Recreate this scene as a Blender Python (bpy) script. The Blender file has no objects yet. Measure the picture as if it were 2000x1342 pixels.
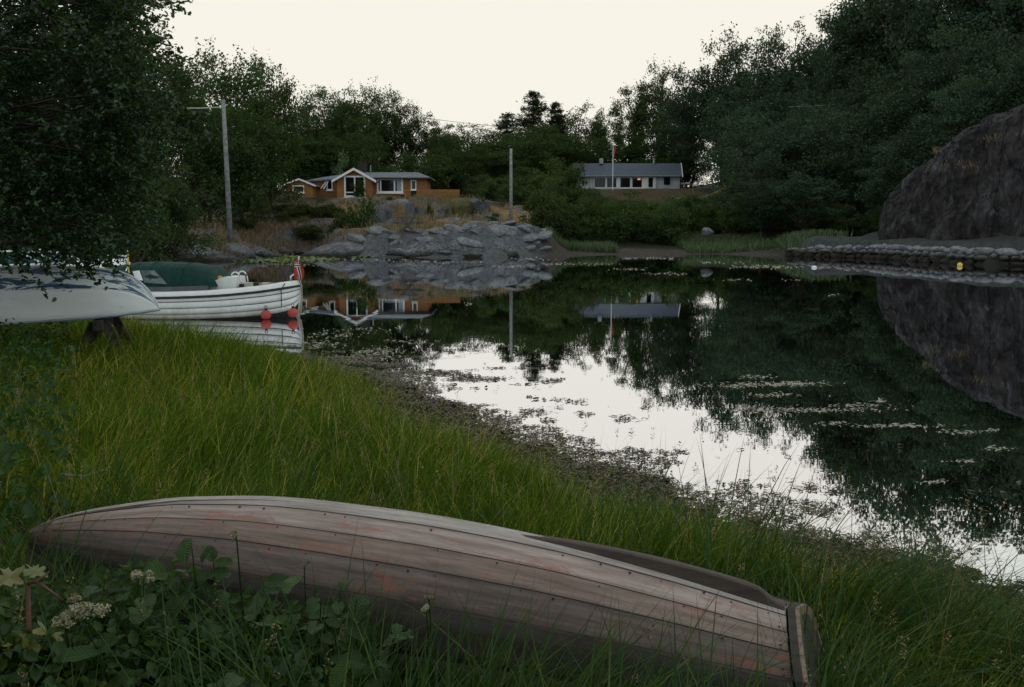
import bpy, math, random
import numpy as np
from mathutils import Vector

# ------------------------------------------------------------------ camera, world, light, exposure
sc = bpy.context.scene
COL = sc.collection
R = math.radians
F_PX, CX, CY, EYE, PITCH = 1944.0, 1000.0, 671.0, 1.95, R(6.6)
cam_d = bpy.data.cameras.new('camera')
cam_d.sensor_width = 36.0
cam_d.lens = 35.0
cam_d.clip_start = 0.05
cam_d.clip_end = 3000.0
cam = bpy.data.objects.new('camera', cam_d)
COL.objects.link(cam)
cam.location = (0, 0, EYE)
cam.rotation_euler = (R(90) - PITCH, 0, 0)
sc.camera = cam

SUN_AZ, SUN_EL = R(6.0), R(1.2)          # sunset glow behind the trees, a little right of centre
world = bpy.data.worlds.new('World')
sc.world = world
world.use_nodes = True
wt = world.node_tree
wt.nodes.clear()
w_out = wt.nodes.new('ShaderNodeOutputWorld')
w_bg = wt.nodes.new('ShaderNodeBackground')
w_sky = wt.nodes.new('ShaderNodeTexSky')
w_sky.sky_type = 'NISHITA'
w_sky.sun_disc = False
w_sky.sun_elevation = SUN_EL
w_sky.sun_rotation = SUN_AZ
w_sky.air_density = 1.0
w_sky.dust_density = 3.0
w_sky.ozone_density = 1.0
w_gain = wt.nodes.new('ShaderNodeVectorMath'); w_gain.operation = 'MULTIPLY'
w_gain.inputs[1].default_value = (1.0, 1.25, 2.2)
w_min = wt.nodes.new('ShaderNodeVectorMath'); w_min.operation = 'MINIMUM'     # the glow levels off, as thin haze spreads it
w_min.inputs[1].default_value = (2.45, 1.62, 0.05)
w_veil = wt.nodes.new('ShaderNodeVectorMath'); w_veil.operation = 'ADD'      # thin high evening overcast
w_veil.inputs[1].default_value = (6.9, 7.42, 8.0)
wt.links.new(w_sky.outputs[0], w_gain.inputs[0])
wt.links.new(w_gain.outputs[0], w_min.inputs[0])
wt.links.new(w_min.outputs[0], w_veil.inputs[0])
wt.links.new(w_veil.outputs[0], w_bg.inputs[0])
w_bg.inputs[1].default_value = 0.1
wt.links.new(w_bg.outputs[0], w_out.inputs[0])

sun_d = bpy.data.lights.new('sun', 'SUN')
sun_d.energy = 0.35
sun_d.angle = R(6.0)
sun_d.color = (1.0, 0.78, 0.55)
sun = bpy.data.objects.new('sun', sun_d)
COL.objects.link(sun)
_dir = Vector((math.sin(SUN_AZ) * math.cos(SUN_EL), math.cos(SUN_AZ) * math.cos(SUN_EL), math.sin(SUN_EL)))
sun.rotation_euler = (-_dir).to_track_quat('-Z', 'Y').to_euler()

sc.view_settings.view_transform = 'Standard'
sc.view_settings.look = 'None'
sc.view_settings.gamma = 1.0
sc.view_settings.exposure = 0.0
sc.view_settings.use_curve_mapping = False
sc.cycles.max_bounces = 5
sc.cycles.diffuse_bounces = 2
sc.cycles.glossy_bounces = 3
sc.cycles.transmission_bounces = 4
sc.cycles.transparent_max_bounces = 6
sc.cycles.volume_bounces = 0
sc.cycles.use_denoising = True

# ------------------------------------------------------------------ helpers
rs = np.random.RandomState(7)
random.seed(7)


def W(px, py, Y):
    """photo pixel + distance along +Y -> world point"""
    a = (px - CX) / F_PX
    b = -(py - CY) / F_PX
    d = (a, math.cos(PITCH) + b * math.sin(PITCH), -math.sin(PITCH) + b * math.cos(PITCH))
    t = Y / d[1]
    return Vector((d[0] * t, Y, EYE + d[2] * t))


def WZ(px, py, z=0.0):
    a = (px - CX) / F_PX
    b = -(py - CY) / F_PX
    d = (a, math.cos(PITCH) + b * math.sin(PITCH), -math.sin(PITCH) + b * math.cos(PITCH))
    t = (z - EYE) / d[2]
    return Vector((d[0] * t, d[1] * t, z))


def _hash(ix, iy, iz, seed):
    h = (ix.astype(np.int64) * 374761393 + iy.astype(np.int64) * 668265263 + iz.astype(np.int64) * 2147483647 + seed * 974634777) & 0xFFFFFFFF
    h = ((h ^ (h >> 13)) * 1274126177) & 0xFFFFFFFF
    h = h ^ (h >> 16)
    return (h & 0xFFFF) / 65535.0


def vnoise(p, seed=0):
    p = np.asarray(p, float)
    i = np.floor(p).astype(np.int64)
    f = p - i
    f = f * f * (3 - 2 * f)
    out = 0
    for dx in (0, 1):
        wx = f[..., 0] if dx else 1 - f[..., 0]
        for dy in (0, 1):
            wy = f[..., 1] if dy else 1 - f[..., 1]
            for dz in (0, 1):
                wz = f[..., 2] if dz else 1 - f[..., 2]
                out = out + wx * wy * wz * _hash(i[..., 0] + dx, i[..., 1] + dy, i[..., 2] + dz, seed)
    return out * 2 - 1


def fbm(p, octaves=4, seed=0, gain=0.5):
    p = np.asarray(p, float)
    a, s, o = 1.0, 0.0, 0.0
    for k in range(octaves):
        o = o + a * vnoise(p, seed + k * 17)
        s += a
        a *= gain
        p = p * 2.03 + 11.3
    return o / s


def fbm2(x, y, sc_, octaves=4, seed=0):
    return fbm(np.stack([np.asarray(x) * sc_, np.asarray(y) * sc_, np.zeros_like(np.asarray(x, float)) + seed * 3.7], -1), octaves, seed)


def sstep(a, b, x):
    t = np.clip((np.asarray(x, float) - a) / (b - a), 0, 1)
    return t * t * (3 - 2 * t)


def mesh_np(name, V, faces, smooth=False, uv=None, col=None):
    """faces: one (n,k) int array or a list of them"""
    if not isinstance(faces, (list, tuple)):
        faces = [faces]
    V = np.asarray(V, np.float32)
    me = bpy.data.meshes.new(name)
    me.vertices.add(len(V))
    me.vertices.foreach_set('co', V.ravel())
    loops = np.concatenate([np.asarray(f, np.int32).ravel() for f in faces])
    tot = np.concatenate([np.full(len(f), np.asarray(f).shape[1], np.int32) for f in faces])
    start = np.concatenate([[0], np.cumsum(tot)[:-1]]).astype(np.int32)
    me.loops.add(len(loops))
    me.loops.foreach_set('vertex_index', loops)
    me.polygons.add(len(tot))
    me.polygons.foreach_set('loop_start', start)
    me.polygons.foreach_set('loop_total', tot)
    if smooth:
        me.polygons.foreach_set('use_smooth', np.ones(len(tot), bool))
    me.update(calc_edges=True)
    if uv is not None:
        l = me.uv_layers.new(name='UVMap')
        l.data.foreach_set('uv', np.asarray(uv, np.float32)[loops].ravel())
    if col is not None:
        a = me.color_attributes.new('Col', 'FLOAT_COLOR', 'POINT')
        c = np.ones((len(V), 4), np.float32)
        c[:, :3] = col
        a.data.foreach_set('color', c.ravel())
    return me


def link(name, me, mat=None, parent=None, loc=None, label=None, cat=None, group=None, kind=None):
    o = bpy.data.objects.new(name, me)
    COL.objects.link(o)
    if mat is not None and me is not None and len(me.materials) == 0:
        me.materials.append(mat)
    if parent is not None:
        o.parent = parent
    if loc is not None:
        o.location = loc
    tag(o, label, cat, group, kind)
    return o


def tag(o, label=None, cat=None, group=None, kind=None):
    if label: o['label'] = label
    if cat: o['category'] = cat
    if group: o['group'] = group
    if kind: o['kind'] = kind
    return o


def empty(name, loc, rz=0, label=None, cat=None, group=None, kind=None):
    o = bpy.data.objects.new(name, None)
    COL.objects.link(o)
    o.empty_display_size = 0.2
    o.location = loc
    o.rotation_euler = (0, 0, rz)
    return tag(o, label, cat, group, kind)


class MB:
    """collects simple shapes into one mesh"""
    def __init__(s):
        s.v, s.f = [], []

    def add(s, vs, fs):
        n = len(s.v)
        s.v += [tuple(p) for p in vs]
        s.f += [tuple(i + n for i in f) for f in fs]
        return s

    def box(s, c, d, rz=0.0, rx=0.0, ry=0.0):
        hx, hy, hz = d[0] / 2, d[1] / 2, d[2] / 2
        from mathutils import Euler
        m = Euler((rx, ry, rz)).to_matrix()
        vs = [m @ Vector((x * hx, y * hy, z * hz)) + Vector(c) for x in (-1, 1) for y in (-1, 1) for z in (-1, 1)]
        return s.add(vs, [(0, 1, 3, 2), (4, 6, 7, 5), (0, 4, 5, 1), (2, 3, 7, 6), (0, 2, 6, 4), (1, 5, 7, 3)])

    def bar(s, a, b, w, h=None):
        """square bar from a to b"""
        a, b = Vector(a), Vector(b)
        h = h or w
        d = (b - a).normalized()
        up = Vector((0, 0, 1)) if abs(d.z) < 0.9 else Vector((0, 1, 0))
        x = d.cross(up).normalized() * w / 2
        y = d.cross(x).normalized() * h / 2
        vs = [p + sx * x + sy * y for p in (a, b) for sx, sy in ((-1, -1), (1, -1), (1, 1), (-1, 1))]
        return s.add(vs, [(0, 1, 2, 3), (7, 6, 5, 4), (0, 4, 5, 1), (1, 5, 6, 2), (2, 6, 7, 3), (3, 7, 4, 0)])

    def tube(s, path, rad, n=8, cap=True):
        path = [Vector(p) for p in path]
        if not isinstance(rad, (list, tuple)):
            rad = [rad] * len(path)
        vs, fs = [], []
        for i, p in enumerate(path):
            d = (path[min(i + 1, len(path) - 1)] - path[max(i - 1, 0)]).normalized()
            up = Vector((0, 0, 1)) if abs(d.z) < 0.95 else Vector((1, 0, 0))
            x = d.cross(up).normalized()
            y = d.cross(x).normalized()
            for k in range(n):
                t = 2 * math.pi * k / n
                vs.append(p + (x * math.cos(t) + y * math.sin(t)) * rad[i])
        for i in range(len(path) - 1):
            for k in range(n):
                fs.append((i * n + k, i * n + (k + 1) % n, (i + 1) * n + (k + 1) % n, (i + 1) * n + k))
        if cap:
            fs.append(tuple(range(n - 1, -1, -1)))
            fs.append(tuple((len(path) - 1) * n + k for k in range(n)))
        return s.add(vs, fs)

    def lathe(s, c, prof, n=16):
        """prof: list of (r, z)"""
        c = Vector(c)
        vs, fs = [], []
        for r, z in prof:
            for k in range(n):
                t = 2 * math.pi * k / n
                vs.append(c + Vector((r * math.cos(t), r * math.sin(t), z)))
        for i in range(len(prof) - 1):
            for k in range(n):
                fs.append((i * n + k, i * n + (k + 1) % n, (i + 1) * n + (k + 1) % n, (i + 1) * n + k))
        fs.append(tuple(range(n - 1, -1, -1)))
        fs.append(tuple((len(prof) - 1) * n + k for k in range(n)))
        return s.add(vs, fs)

    def prism(s, pts, d):
        """polygon pts (3-D) extruded by vector d"""
        n = len(pts)
        d = Vector(d)
        vs = [Vector(p) for p in pts] + [Vector(p) + d for p in pts]
        fs = [tuple(range(n)), tuple(range(2 * n - 1, n - 1, -1))]
        fs += [(i, i + n, (i + 1) % n + n, (i + 1) % n) for i in range(n)]
        return s.add(vs, fs)

    def mesh(s, name, smooth=False):
        me = bpy.data.meshes.new(name)
        me.from_pydata(s.v, [], s.f)
        import bmesh
        bm = bmesh.new(); bm.from_mesh(me)
        bmesh.ops.recalc_face_normals(bm, faces=bm.faces)
        bm.to_mesh(me); bm.free()
        if smooth:
            me.polygons.foreach_set('use_smooth', np.ones(len(me.polygons), bool))
        return me

    def build(s, name, mat, parent=None, smooth=False, **kw):
        return link(name, s.mesh(name, smooth), mat, parent, **kw)


# ------------------------------------------------------------------ materials
class NT:
    def __init__(s, name):
        s.m = bpy.data.materials.new(name)
        s.m.use_nodes = True
        s.t = s.m.node_tree
        s.t.nodes.clear()
        s.out = s.n('ShaderNodeOutputMaterial')

    def n(s, typ, **kw):
        nd = s.t.nodes.new(typ)
        for k, v in kw.items():
            setattr(nd, k, v)
        return nd

    def l(s, a, b):
        s.t.links.new(a, b)

    def coord(s, kind='Object', scale=(1, 1, 1), loc=(0, 0, 0)):
        tc = s.n('ShaderNodeTexCoord')
        mp = s.n('ShaderNodeMapping')
        mp.inputs['Scale'].default_value = scale
        mp.inputs['Location'].default_value = loc
        s.l(tc.outputs[kind], mp.inputs[0])
        return mp.outputs[0]

    def noise(s, vec, scale=5, detail=4, rough=0.6, dist=0.0):
        nd = s.n('ShaderNodeTexNoise')
        nd.inputs['Scale'].default_value = scale
        nd.inputs['Detail'].default_value = detail
        nd.inputs['Roughness'].default_value = rough
        nd.inputs['Distortion'].default_value = dist
        if vec is not None:
            s.l(vec, nd.inputs['Vector'])
        return nd.outputs[0]

    def ramp(s, fac, stops):
        nd = s.n('ShaderNodeValToRGB')
        e = nd.color_ramp.elements
        while len(e) < len(stops):
            e.new(0.5)
        for el, (p, c) in zip(e, stops):
            el.position = p
            el.color = (c, c, c, 1) if isinstance(c, (int, float)) else (*c, 1)
        s.l(fac, nd.inputs[0])
        return nd.outputs[0]

    def mix(s, fac, a, b, mode='MIX'):
        nd = s.n('ShaderNodeMix', data_type='RGBA', blend_type=mode)
        for sock, v in ((nd.inputs[0], fac), (nd.inputs[6], a), (nd.inputs[7], b)):
            if isinstance(v, (int, float)):
                sock.default_value = v
            elif isinstance(v, tuple):
                sock.default_value = (*v, 1)
            else:
                s.l(v, sock)
        return nd.outputs[2]

    def bump(s, h, strength=0.3, dist=0.02):
        nd = s.n('ShaderNodeBump')
        nd.inputs['Strength'].default_value = strength
        nd.inputs['Distance'].default_value = dist
        s.l(h, nd.inputs['Height'])
        return nd.outputs[0]

    def pbsdf(s, col, rough=0.7, normal=None, spec=0.4, metal=0.0):
        nd = s.n('ShaderNodeBsdfPrincipled')
        for k, v in (('Base Color', col), ('Roughness', rough), ('Specular IOR Level', spec), ('Metallic', metal)):
            if isinstance(v, (int, float)):
                nd.inputs[k].default_value = v
            elif isinstance(v, tuple):
                nd.inputs[k].default_value = (*v, 1)
            else:
                s.l(v, nd.inputs[k])
        if normal is not None:
            s.l(normal, nd.inputs['Normal'])
        return nd.outputs[0]

    def done(s, sh):
        s.l(sh, s.out.inputs[0])
        return s.m


def mat_plain(name, col, rough=0.6, spec=0.4, var=0.15, scale=6.0, bump=0.0, metal=0.0):
    t = NT(name)
    v = t.coord('Object')
    n = t.noise(v, scale, 5)
    dark = tuple(c * (1 - var * 2) for c in col)
    lite = tuple(min(1, c * (1 + var)) for c in col)
    c = t.mix(t.ramp(n, [(0.3, 0.0), (0.7, 1.0)]), dark, lite)
    nm = t.bump(t.noise(v, scale * 6, 4), bump, 0.02) if bump else None
    return t.done(t.pbsdf(c, rough, nm, spec, metal))


def mat_leaf(name, c1, c2, c3=None, trans=0.35, rough=0.45, gloss=0.08, tint=None, tscale=0.7):
    """leaf: colour varies by leaf and by plant, some light comes through"""
    t = NT(name)
    g = t.n('ShaderNodeNewGeometry')
    oi = t.n('ShaderNodeObjectInfo')
    stops = [(0.0, c1), (0.75, c2), (1.0, c3 or c2)]
    c = t.ramp(g.outputs['Random Per Island'], stops)
    hsv = t.n('ShaderNodeHueSaturation')
    mr = t.n('ShaderNodeMapRange'); mr.inputs[3].default_value = 0.478; mr.inputs[4].default_value = 0.515
    t.l(oi.outputs['Random'], mr.inputs[0]); t.l(mr.outputs[0], hsv.inputs['Hue'])
    m2 = t.n('ShaderNodeMath', operation='MULTIPLY'); m2.inputs[1].default_value = 7.13
    fr = t.n('ShaderNodeMath', operation='FRACT')
    t.l(oi.outputs['Random'], m2.inputs[0]); t.l(m2.outputs[0], fr.inputs[0])
    mr2 = t.n('ShaderNodeMapRange'); mr2.inputs[3].default_value = 0.7; mr2.inputs[4].default_value = 1.25
    t.l(fr.outputs[0], mr2.inputs[0]); t.l(mr2.outputs[0], hsv.inputs['Value'])
    t.l(c, hsv.inputs['Color'])
    c = hsv.outputs[0]
    if tint:                                                  # patches of another grass
        pn = t.noise(t.coord('Object'), tscale, 4, 0.6)
        c = t.mix(t.ramp(pn, [(0.42, 0.0), (0.62, 0.75)]), c, t.mix(1.0, c, tint, 'MULTIPLY'))
    d = t.n('ShaderNodeBsdfDiffuse'); t.l(c, d.inputs[0])
    tr = t.n('ShaderNodeBsdfTranslucent')
    cc = t.mix(0.5, c, (0.12, 0.16, 0.02)); t.l(cc, tr.inputs[0])
    gl = t.n('ShaderNodeBsdfGlossy'); gl.inputs['Roughness'].default_value = rough
    m1 = t.n('ShaderNodeMixShader'); m1.inputs[0].default_value = trans
    t.l(d.outputs[0], m1.inputs[1]); t.l(tr.outputs[0], m1.inputs[2])
    m2s = t.n('ShaderNodeMixShader'); m2s.inputs[0].default_value = gloss
    t.l(m1.outputs[0], m2s.inputs[1]); t.l(gl.outputs[0], m2s.inputs[2])
    return t.done(m2s.outputs[0])


def mat_rock(name, c1, c2, c3, scale=0.8, bump=0.5, dist=0.12, streak=(1, 1, 1), lichen=(0.30, 0.31, 0.335), lich=0.62, tide=False, tz0=0.25, tz1=0.55):
    t = NT(name)
    v = t.coord('Object', streak)
    n1 = t.noise(v, scale, 8, 0.65, 0.4)
    n2 = t.noise(v, scale * 4.3, 6, 0.7)
    c = t.mix(t.ramp(n1, [(0.35, 0.0), (0.65, 1.0)]), c1, c2)
    c = t.mix(t.ramp(n2, [(0.45, 0.0), (0.62, 1.0)]), c, c3)
    n3 = t.noise(v, scale * 2.1, 7, 0.75, 0.8)
    c = t.mix(t.ramp(n3, [(lich - 0.05, 0.0), (lich + 0.06, 1.0)]), c, lichen)
    vo = t.n('ShaderNodeTexVoronoi', feature='DISTANCE_TO_EDGE'); vo.inputs['Scale'].default_value = scale * 1.4
    t.l(v, vo.inputs['Vector'])
    crack = t.ramp(vo.outputs['Distance'], [(0.0, 0.25), (0.05, 1.0)])
    c = t.mix(0.45, c, t.mix(1.0, c, crack, 'MULTIPLY'))
    if tide:                                                # dark weed and algae below the high water mark
        gp = t.n('ShaderNodeNewGeometry')
        sp = t.n('ShaderNodeSeparateXYZ'); t.l(gp.outputs['Position'], sp.inputs[0])
        ad = t.n('ShaderNodeMath', operation='MULTIPLY_ADD'); ad.inputs[1].default_value = 0.5
        t.l(n1, ad.inputs[0]); t.l(sp.outputs[2], ad.inputs[2])
        mr = t.n('ShaderNodeMapRange'); mr.inputs[1].default_value = tz0 + 0.12; mr.inputs[2].default_value = tz1 + 0.25
        mr.inputs[3].default_value = 1.0; mr.inputs[4].default_value = 0.0
        t.l(ad.outputs[0], mr.inputs[0])
        c = t.mix(mr.outputs[0], c, (0.022, 0.019, 0.014))
    hm = t.mix(0.5, n1, n2)
    hm = t.mix(0.12, hm, crack)
    return t.done(t.pbsdf(c, 0.85, t.bump(hm, bump, dist), 0.25))


def mat_wood(name, c1, c2, paint=None, amount=0.5, uvscale=(2.0, 18.0, 1.0), rough=0.75, bump=0.35):
    """weathered boards, grain along U; paint: colour left in worn patches"""
    t = NT(name)
    v = t.coord('UV', uvscale)
    oi = t.n('ShaderNodeObjectInfo')
    add = t.n('ShaderNodeVectorMath', operation='ADD')
    mul = t.n('ShaderNodeMath', operation='MULTIPLY'); mul.inputs[1].default_value = 37.0
    t.l(oi.outputs['Random'], mul.inputs[0])
    t.l(v, add.inputs[0]); t.l(mul.outputs[0], add.inputs[1])
    v = add.outputs[0]
    n = t.noise(v, 1.6, 8, 0.7, 0.3)
    c = t.mix(t.ramp(n, [(0.32, 0.0), (0.68, 1.0)]), c1, c2)
    fine = t.noise(v, 9.0, 6, 0.8)
    grain = t.noise(t.coord('UV', (uvscale[0] * 0.7, uvscale[1] * 5.0, 1)), 6.0, 6, 0.75)
    c = t.mix(t.ramp(fine, [(0.5, 0.0), (0.75, 0.55)]), c, tuple(x * 0.35 for x in c1))
    c = t.mix(t.ramp(grain, [(0.52, 0.0), (0.66, 0.5)]), c, tuple(x * 0.4 for x in c1))
    if paint:
        vp = t.coord('UV', (uvscale[0] * 0.8, uvscale[1] * 0.28, 1))
        a2 = t.n('ShaderNodeVectorMath', operation='ADD')
        t.l(vp, a2.inputs[0]); t.l(mul.outputs[0], a2.inputs[1])
        pn = t.noise(a2.outputs[0], 2.2, 9, 0.75, 0.6)
        c = t.mix(t.ramp(pn, [(amount - 0.008, 0.0), (amount + 0.012, 0.75)]), c, paint)
    return t.done(t.pbsdf(c, rough, t.bump(t.mix(0.5, t.mix(0.5, n, fine), grain), bump * 1.6, 0.005), 0.3))


M = {}
M['leaf_far'] = mat_leaf('leaf_far', (0.022, 0.050, 0.014), (0.038, 0.078, 0.020), (0.062, 0.100, 0.026), gloss=0.02)
M['leaf_hill'] = mat_leaf('leaf_hill', (0.020, 0.046, 0.024), (0.036, 0.076, 0.042), (0.058, 0.100, 0.054), gloss=0.02, trans=0.25)
M['leaf_bush'] = mat_leaf('leaf_bush', (0.022, 0.048, 0.011), (0.044, 0.084, 0.019), (0.085, 0.115, 0.027), gloss=0.02)
M['leaf_pale'] = mat_leaf('leaf_pale', (0.060, 0.105, 0.022), (0.110, 0.175, 0.045))
M['leaf_near'] = mat_leaf('leaf_near', (0.008, 0.026, 0.008), (0.018, 0.052, 0.015), (0.042, 0.092, 0.020), rough=0.25, gloss=0.042, trans=0.28)
M['leaf_plant'] = mat_leaf('leaf_plant', (0.012, 0.040, 0.010), (0.028, 0.078, 0.016), (0.055, 0.110, 0.020), rough=0.4, gloss=0.022)
t = NT('leaf_round')                                        # round leaf with midrib and side veins
g_ = t.n('ShaderNodeObjectInfo')
tc_ = t.n('ShaderNodeTexCoord'); sp_ = t.n('ShaderNodeSeparateXYZ'); t.l(tc_.outputs['Object'], sp_.inputs[0])
ab_ = t.n('ShaderNodeMath', operation='ABSOLUTE'); t.l(sp_.outputs[1], ab_.inputs[0])
ma_ = t.n('ShaderNodeMath', operation='MULTIPLY_ADD'); ma_.inputs[1].default_value = -0.75; t.l(ab_.outputs[0], ma_.inputs[0]); t.l(sp_.outputs[0], ma_.inputs[2])
mu_ = t.n('ShaderNodeMath', operation='MULTIPLY'); mu_.inputs[1].default_value = 46.0; t.l(ma_.outputs[0], mu_.inputs[0])
si_ = t.n('ShaderNodeMath', operation='SINE'); t.l(mu_.outputs[0], si_.inputs[0])
vein = t.ramp(si_.outputs[0], [(0.0, 0.0), (0.8, 0.1), (1.0, 1.0)])
rib = t.ramp(ab_.outputs[0], [(0.0, 1.0), (0.022, 0.0)])
vv_n = t.mix(1.0, vein, rib, 'LIGHTEN')
c_ = t.ramp(g_.outputs['Random'], [(0.0, (0.010, 0.036, 0.010)), (0.6, (0.024, 0.070, 0.016)), (1.0, (0.060, 0.110, 0.022))])
c_ = t.mix(t.ramp(t.noise(tc_.outputs['Object'], 3.0, 5), [(0.35, 0.0), (0.7, 0.5)]), c_, (0.05, 0.085, 0.015))
c_ = t.mix(vv_n, c_, (0.085, 0.135, 0.045))
bs_ = t.pbsdf(c_, 0.45, t.bump(vein, 0.5, 0.03), 0.22)
tl_ = t.n('ShaderNodeBsdfTranslucent'); t.l(c_, tl_.inputs[0])
mx_ = t.n('ShaderNodeMixShader'); mx_.inputs[0].default_value = 0.25; t.l(bs_, mx_.inputs[1]); t.l(tl_.outputs[0], mx_.inputs[2])
M['leaf_round'] = t.done(mx_.outputs[0])
M['needle'] = mat_leaf('needle', (0.016, 0.036, 0.015), (0.034, 0.062, 0.024), (0.050, 0.075, 0.028), trans=0.2, gloss=0.02)
M['bark'] = mat_plain('bark', (0.085, 0.070, 0.055), 0.9, 0.2, 0.3, 8.0, 0.5)
M['bark_pale'] = mat_plain('bark_pale', (0.26, 0.24, 0.21), 0.85, 0.2, 0.3, 6.0, 0.4)
M['grass'] = mat_leaf('grass', (0.014, 0.052, 0.004), (0.088, 0.192, 0.009), (0.430, 0.415, 0.090), trans=0.42, rough=0.4, gloss=0.006, tint=(1.75, 1.25, 1.0))
M['sedge'] = mat_leaf('sedge', (0.011, 0.038, 0.007), (0.030, 0.082, 0.012), (0.100, 0.140, 0.026), trans=0.35, rough=0.35, gloss=0.02)
M['straw'] = mat_leaf('straw', (0.20, 0.125, 0.050), (0.34, 0.23, 0.105), (0.14, 0.13, 0.04), trans=0.3)
M['reed'] = mat_leaf('reed', (0.045, 0.085, 0.020), (0.075, 0.125, 0.030), trans=0.35)
M['rock'] = mat_rock('rock', (0.095, 0.098, 0.110), (0.225, 0.232, 0.252), (0.045, 0.044, 0.046), 2.6, 1.0, 0.22, tide=True)
M['boulder'] = mat_rock('boulder', (0.14, 0.143, 0.155), (0.30, 0.307, 0.325), (0.075, 0.075, 0.075), 2.2, 0.9, 0.12, tide=True)
M['quay_stone'] = mat_rock('quay_stone', (0.15, 0.155, 0.165), (0.31, 0.315, 0.33), (0.10, 0.095, 0.095), 2.0, 0.6, 0.08, tide=True, tz0=0.45, tz1=0.72)
M['white_paint'] = mat_plain('white_paint', (0.80, 0.82, 0.82), 0.5, 0.4, 0.05, 3.0)
M['black'] = mat_plain('black', (0.012, 0.012, 0.013), 0.5, 0.4, 0.2)
M['dark'] = mat_plain('dark', (0.03, 0.028, 0.027), 0.7, 0.3, 0.2)
M['steel'] = mat_plain('steel', (0.62, 0.63, 0.64), 0.22, 0.5, 0.08, 3.0, metal=1.0)
M['rope'] = mat_plain('rope', (0.33, 0.30, 0.26), 0.9, 0.2, 0.2, 30.0, 0.4)
M['pole_wood'] = mat_plain('pole_wood', (0.24, 0.235, 0.235), 0.85, 0.2, 0.25, 5.0, 0.4)
M['trestle'] = mat_plain('trestle', (0.075, 0.062, 0.052), 0.85, 0.2, 0.3, 9.0, 0.5)

# ------------------------------------------------------------------ terrain
NEAR = np.array([(-60, 16), (-30, 19), (-14, 19.5), (-9, 19), (-6.6, 17.6), (-4.7, 15.9), (-3.2, 14.0), (-2.3, 12.7), (-1.5, 11.4), (-0.9, 10.0),
                 (-0.45, 8.9), (0.1, 8.0), (0.5, 7.3), (1.0, 6.5), (1.4, 5.9), (2.0, 5.2), (2.6, 4.6), (5, 2.6), (10, -3), (16, -40)], float)
FAR = np.array([(-90, 20), (-40, 24), (-33, 36), (-27, 48), (-23, 55.5), (-20.5, 58), (-16.3, 61.5), (-15.8, 66), (-17.6, 74), (-16, 77), (-14, 73),
                (-11, 68.3), (-7, 67), (-2, 67.3), (2, 70.5), (7.5, 73.5), (15, 75), (19, 71.5), (23.5, 64.5), (24.6, 54), (26.6, 51),
                (33, 42), (60, 15), (120, -20)], float)


def sdist(line, x, y, left_is_pos):
    """signed distance to an open polyline, positive on one side"""
    best = np.full(x.shape, 1e9)
    sign = np.ones(x.shape)
    for (ax, ay), (bx, by) in zip(line[:-1], line[1:]):
        dx, dy = bx - ax, by - ay
        L2 = dx * dx + dy * dy
        t = np.clip(((x - ax) * dx + (y - ay) * dy) / L2, 0, 1)
        qx, qy = ax + t * dx - x, ay + t * dy - y
        d = np.hypot(qx, qy)
        cr = dx * (y - ay) - dy * (x - ax)
        m = d < best - 1e-9
        best = np.where(m, d, best)
        sign = np.where(m, np.sign(cr), sign)
    return best * sign * (1 if left_is_pos else -1)


CTRL = np.array([
    (-20, 61, 1.35), (-18.4, 65, 1.4), (-26, 60, 1.9), (-24, 70, 1.8), (-30, 78, 3), (-22, 82, 2.0), (-17, 84, 2.2), (-20, 92, 3.4), (-24, 100, 5.0),
    (-23, 106, 5.1), (-15, 108, 5.1), (-8, 108, 5.1), (-4, 106, 4.9), (-1, 110, 4.9), (-15, 120, 5.5), (-8, 118, 5.4), (-9, 84, 2.9), (-9, 92, 4.1),
    (-12, 98, 4.7), (-4, 80, 2.2), (-3, 90, 3.6), (-12, 75, 1.5), (-6, 72, 1.4), (-1, 74, 1.6), (0, 77, 1.9), (5, 88, 2.0), (3, 100, 4), (8, 80, 0.5),
    (14, 80, 0.55), (19, 79, 0.6), (10, 95, 1.7), (20, 92, 1.0), (12, 110, 2.2), (20, 110, 1.8), (28, 115, 2.6), (12, 130, 4.0), (20, 130, 3.8), (16, 146, 5.8), (24, 146, 6.0), (14, 158, 8), (21, 158, 8), (27, 158, 8), (31, 152, 7.2),
    (20, 170, 9), (5, 150, 7.6), (0, 140, 7.6), (0, 170, 11), (-20, 150, 8), (-40, 110, 6), (-45, 80, 5), (-60, 60, 6), (-45, 45, 4),
    (23, 75, 0.95), (25, 69, 1.0), (26, 62, 1.05), (27, 57, 1.05), (30, 51, 1.05), (32, 73, 3.2), (35, 84, 7), (42, 95, 13), (52, 80, 16), (62, 110, 22),
    (45, 120, 13), (36, 120, 5), (36, 140, 9.5), (50, 160, 16), (70, 140, 24), (38, 66, 9), (44, 56, 11), (60, 60, 17), (80, 200, 22), (-60, 150, 10),
    (0, 250, 14), (0, 420, 14), (-100, 200, 12), (120, 200, 26), (100, 90, 24), (-120, 90, 8), (28, 100, 2.2), (29, 88, 2.0), (27, 80, 1.2)], float)


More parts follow.
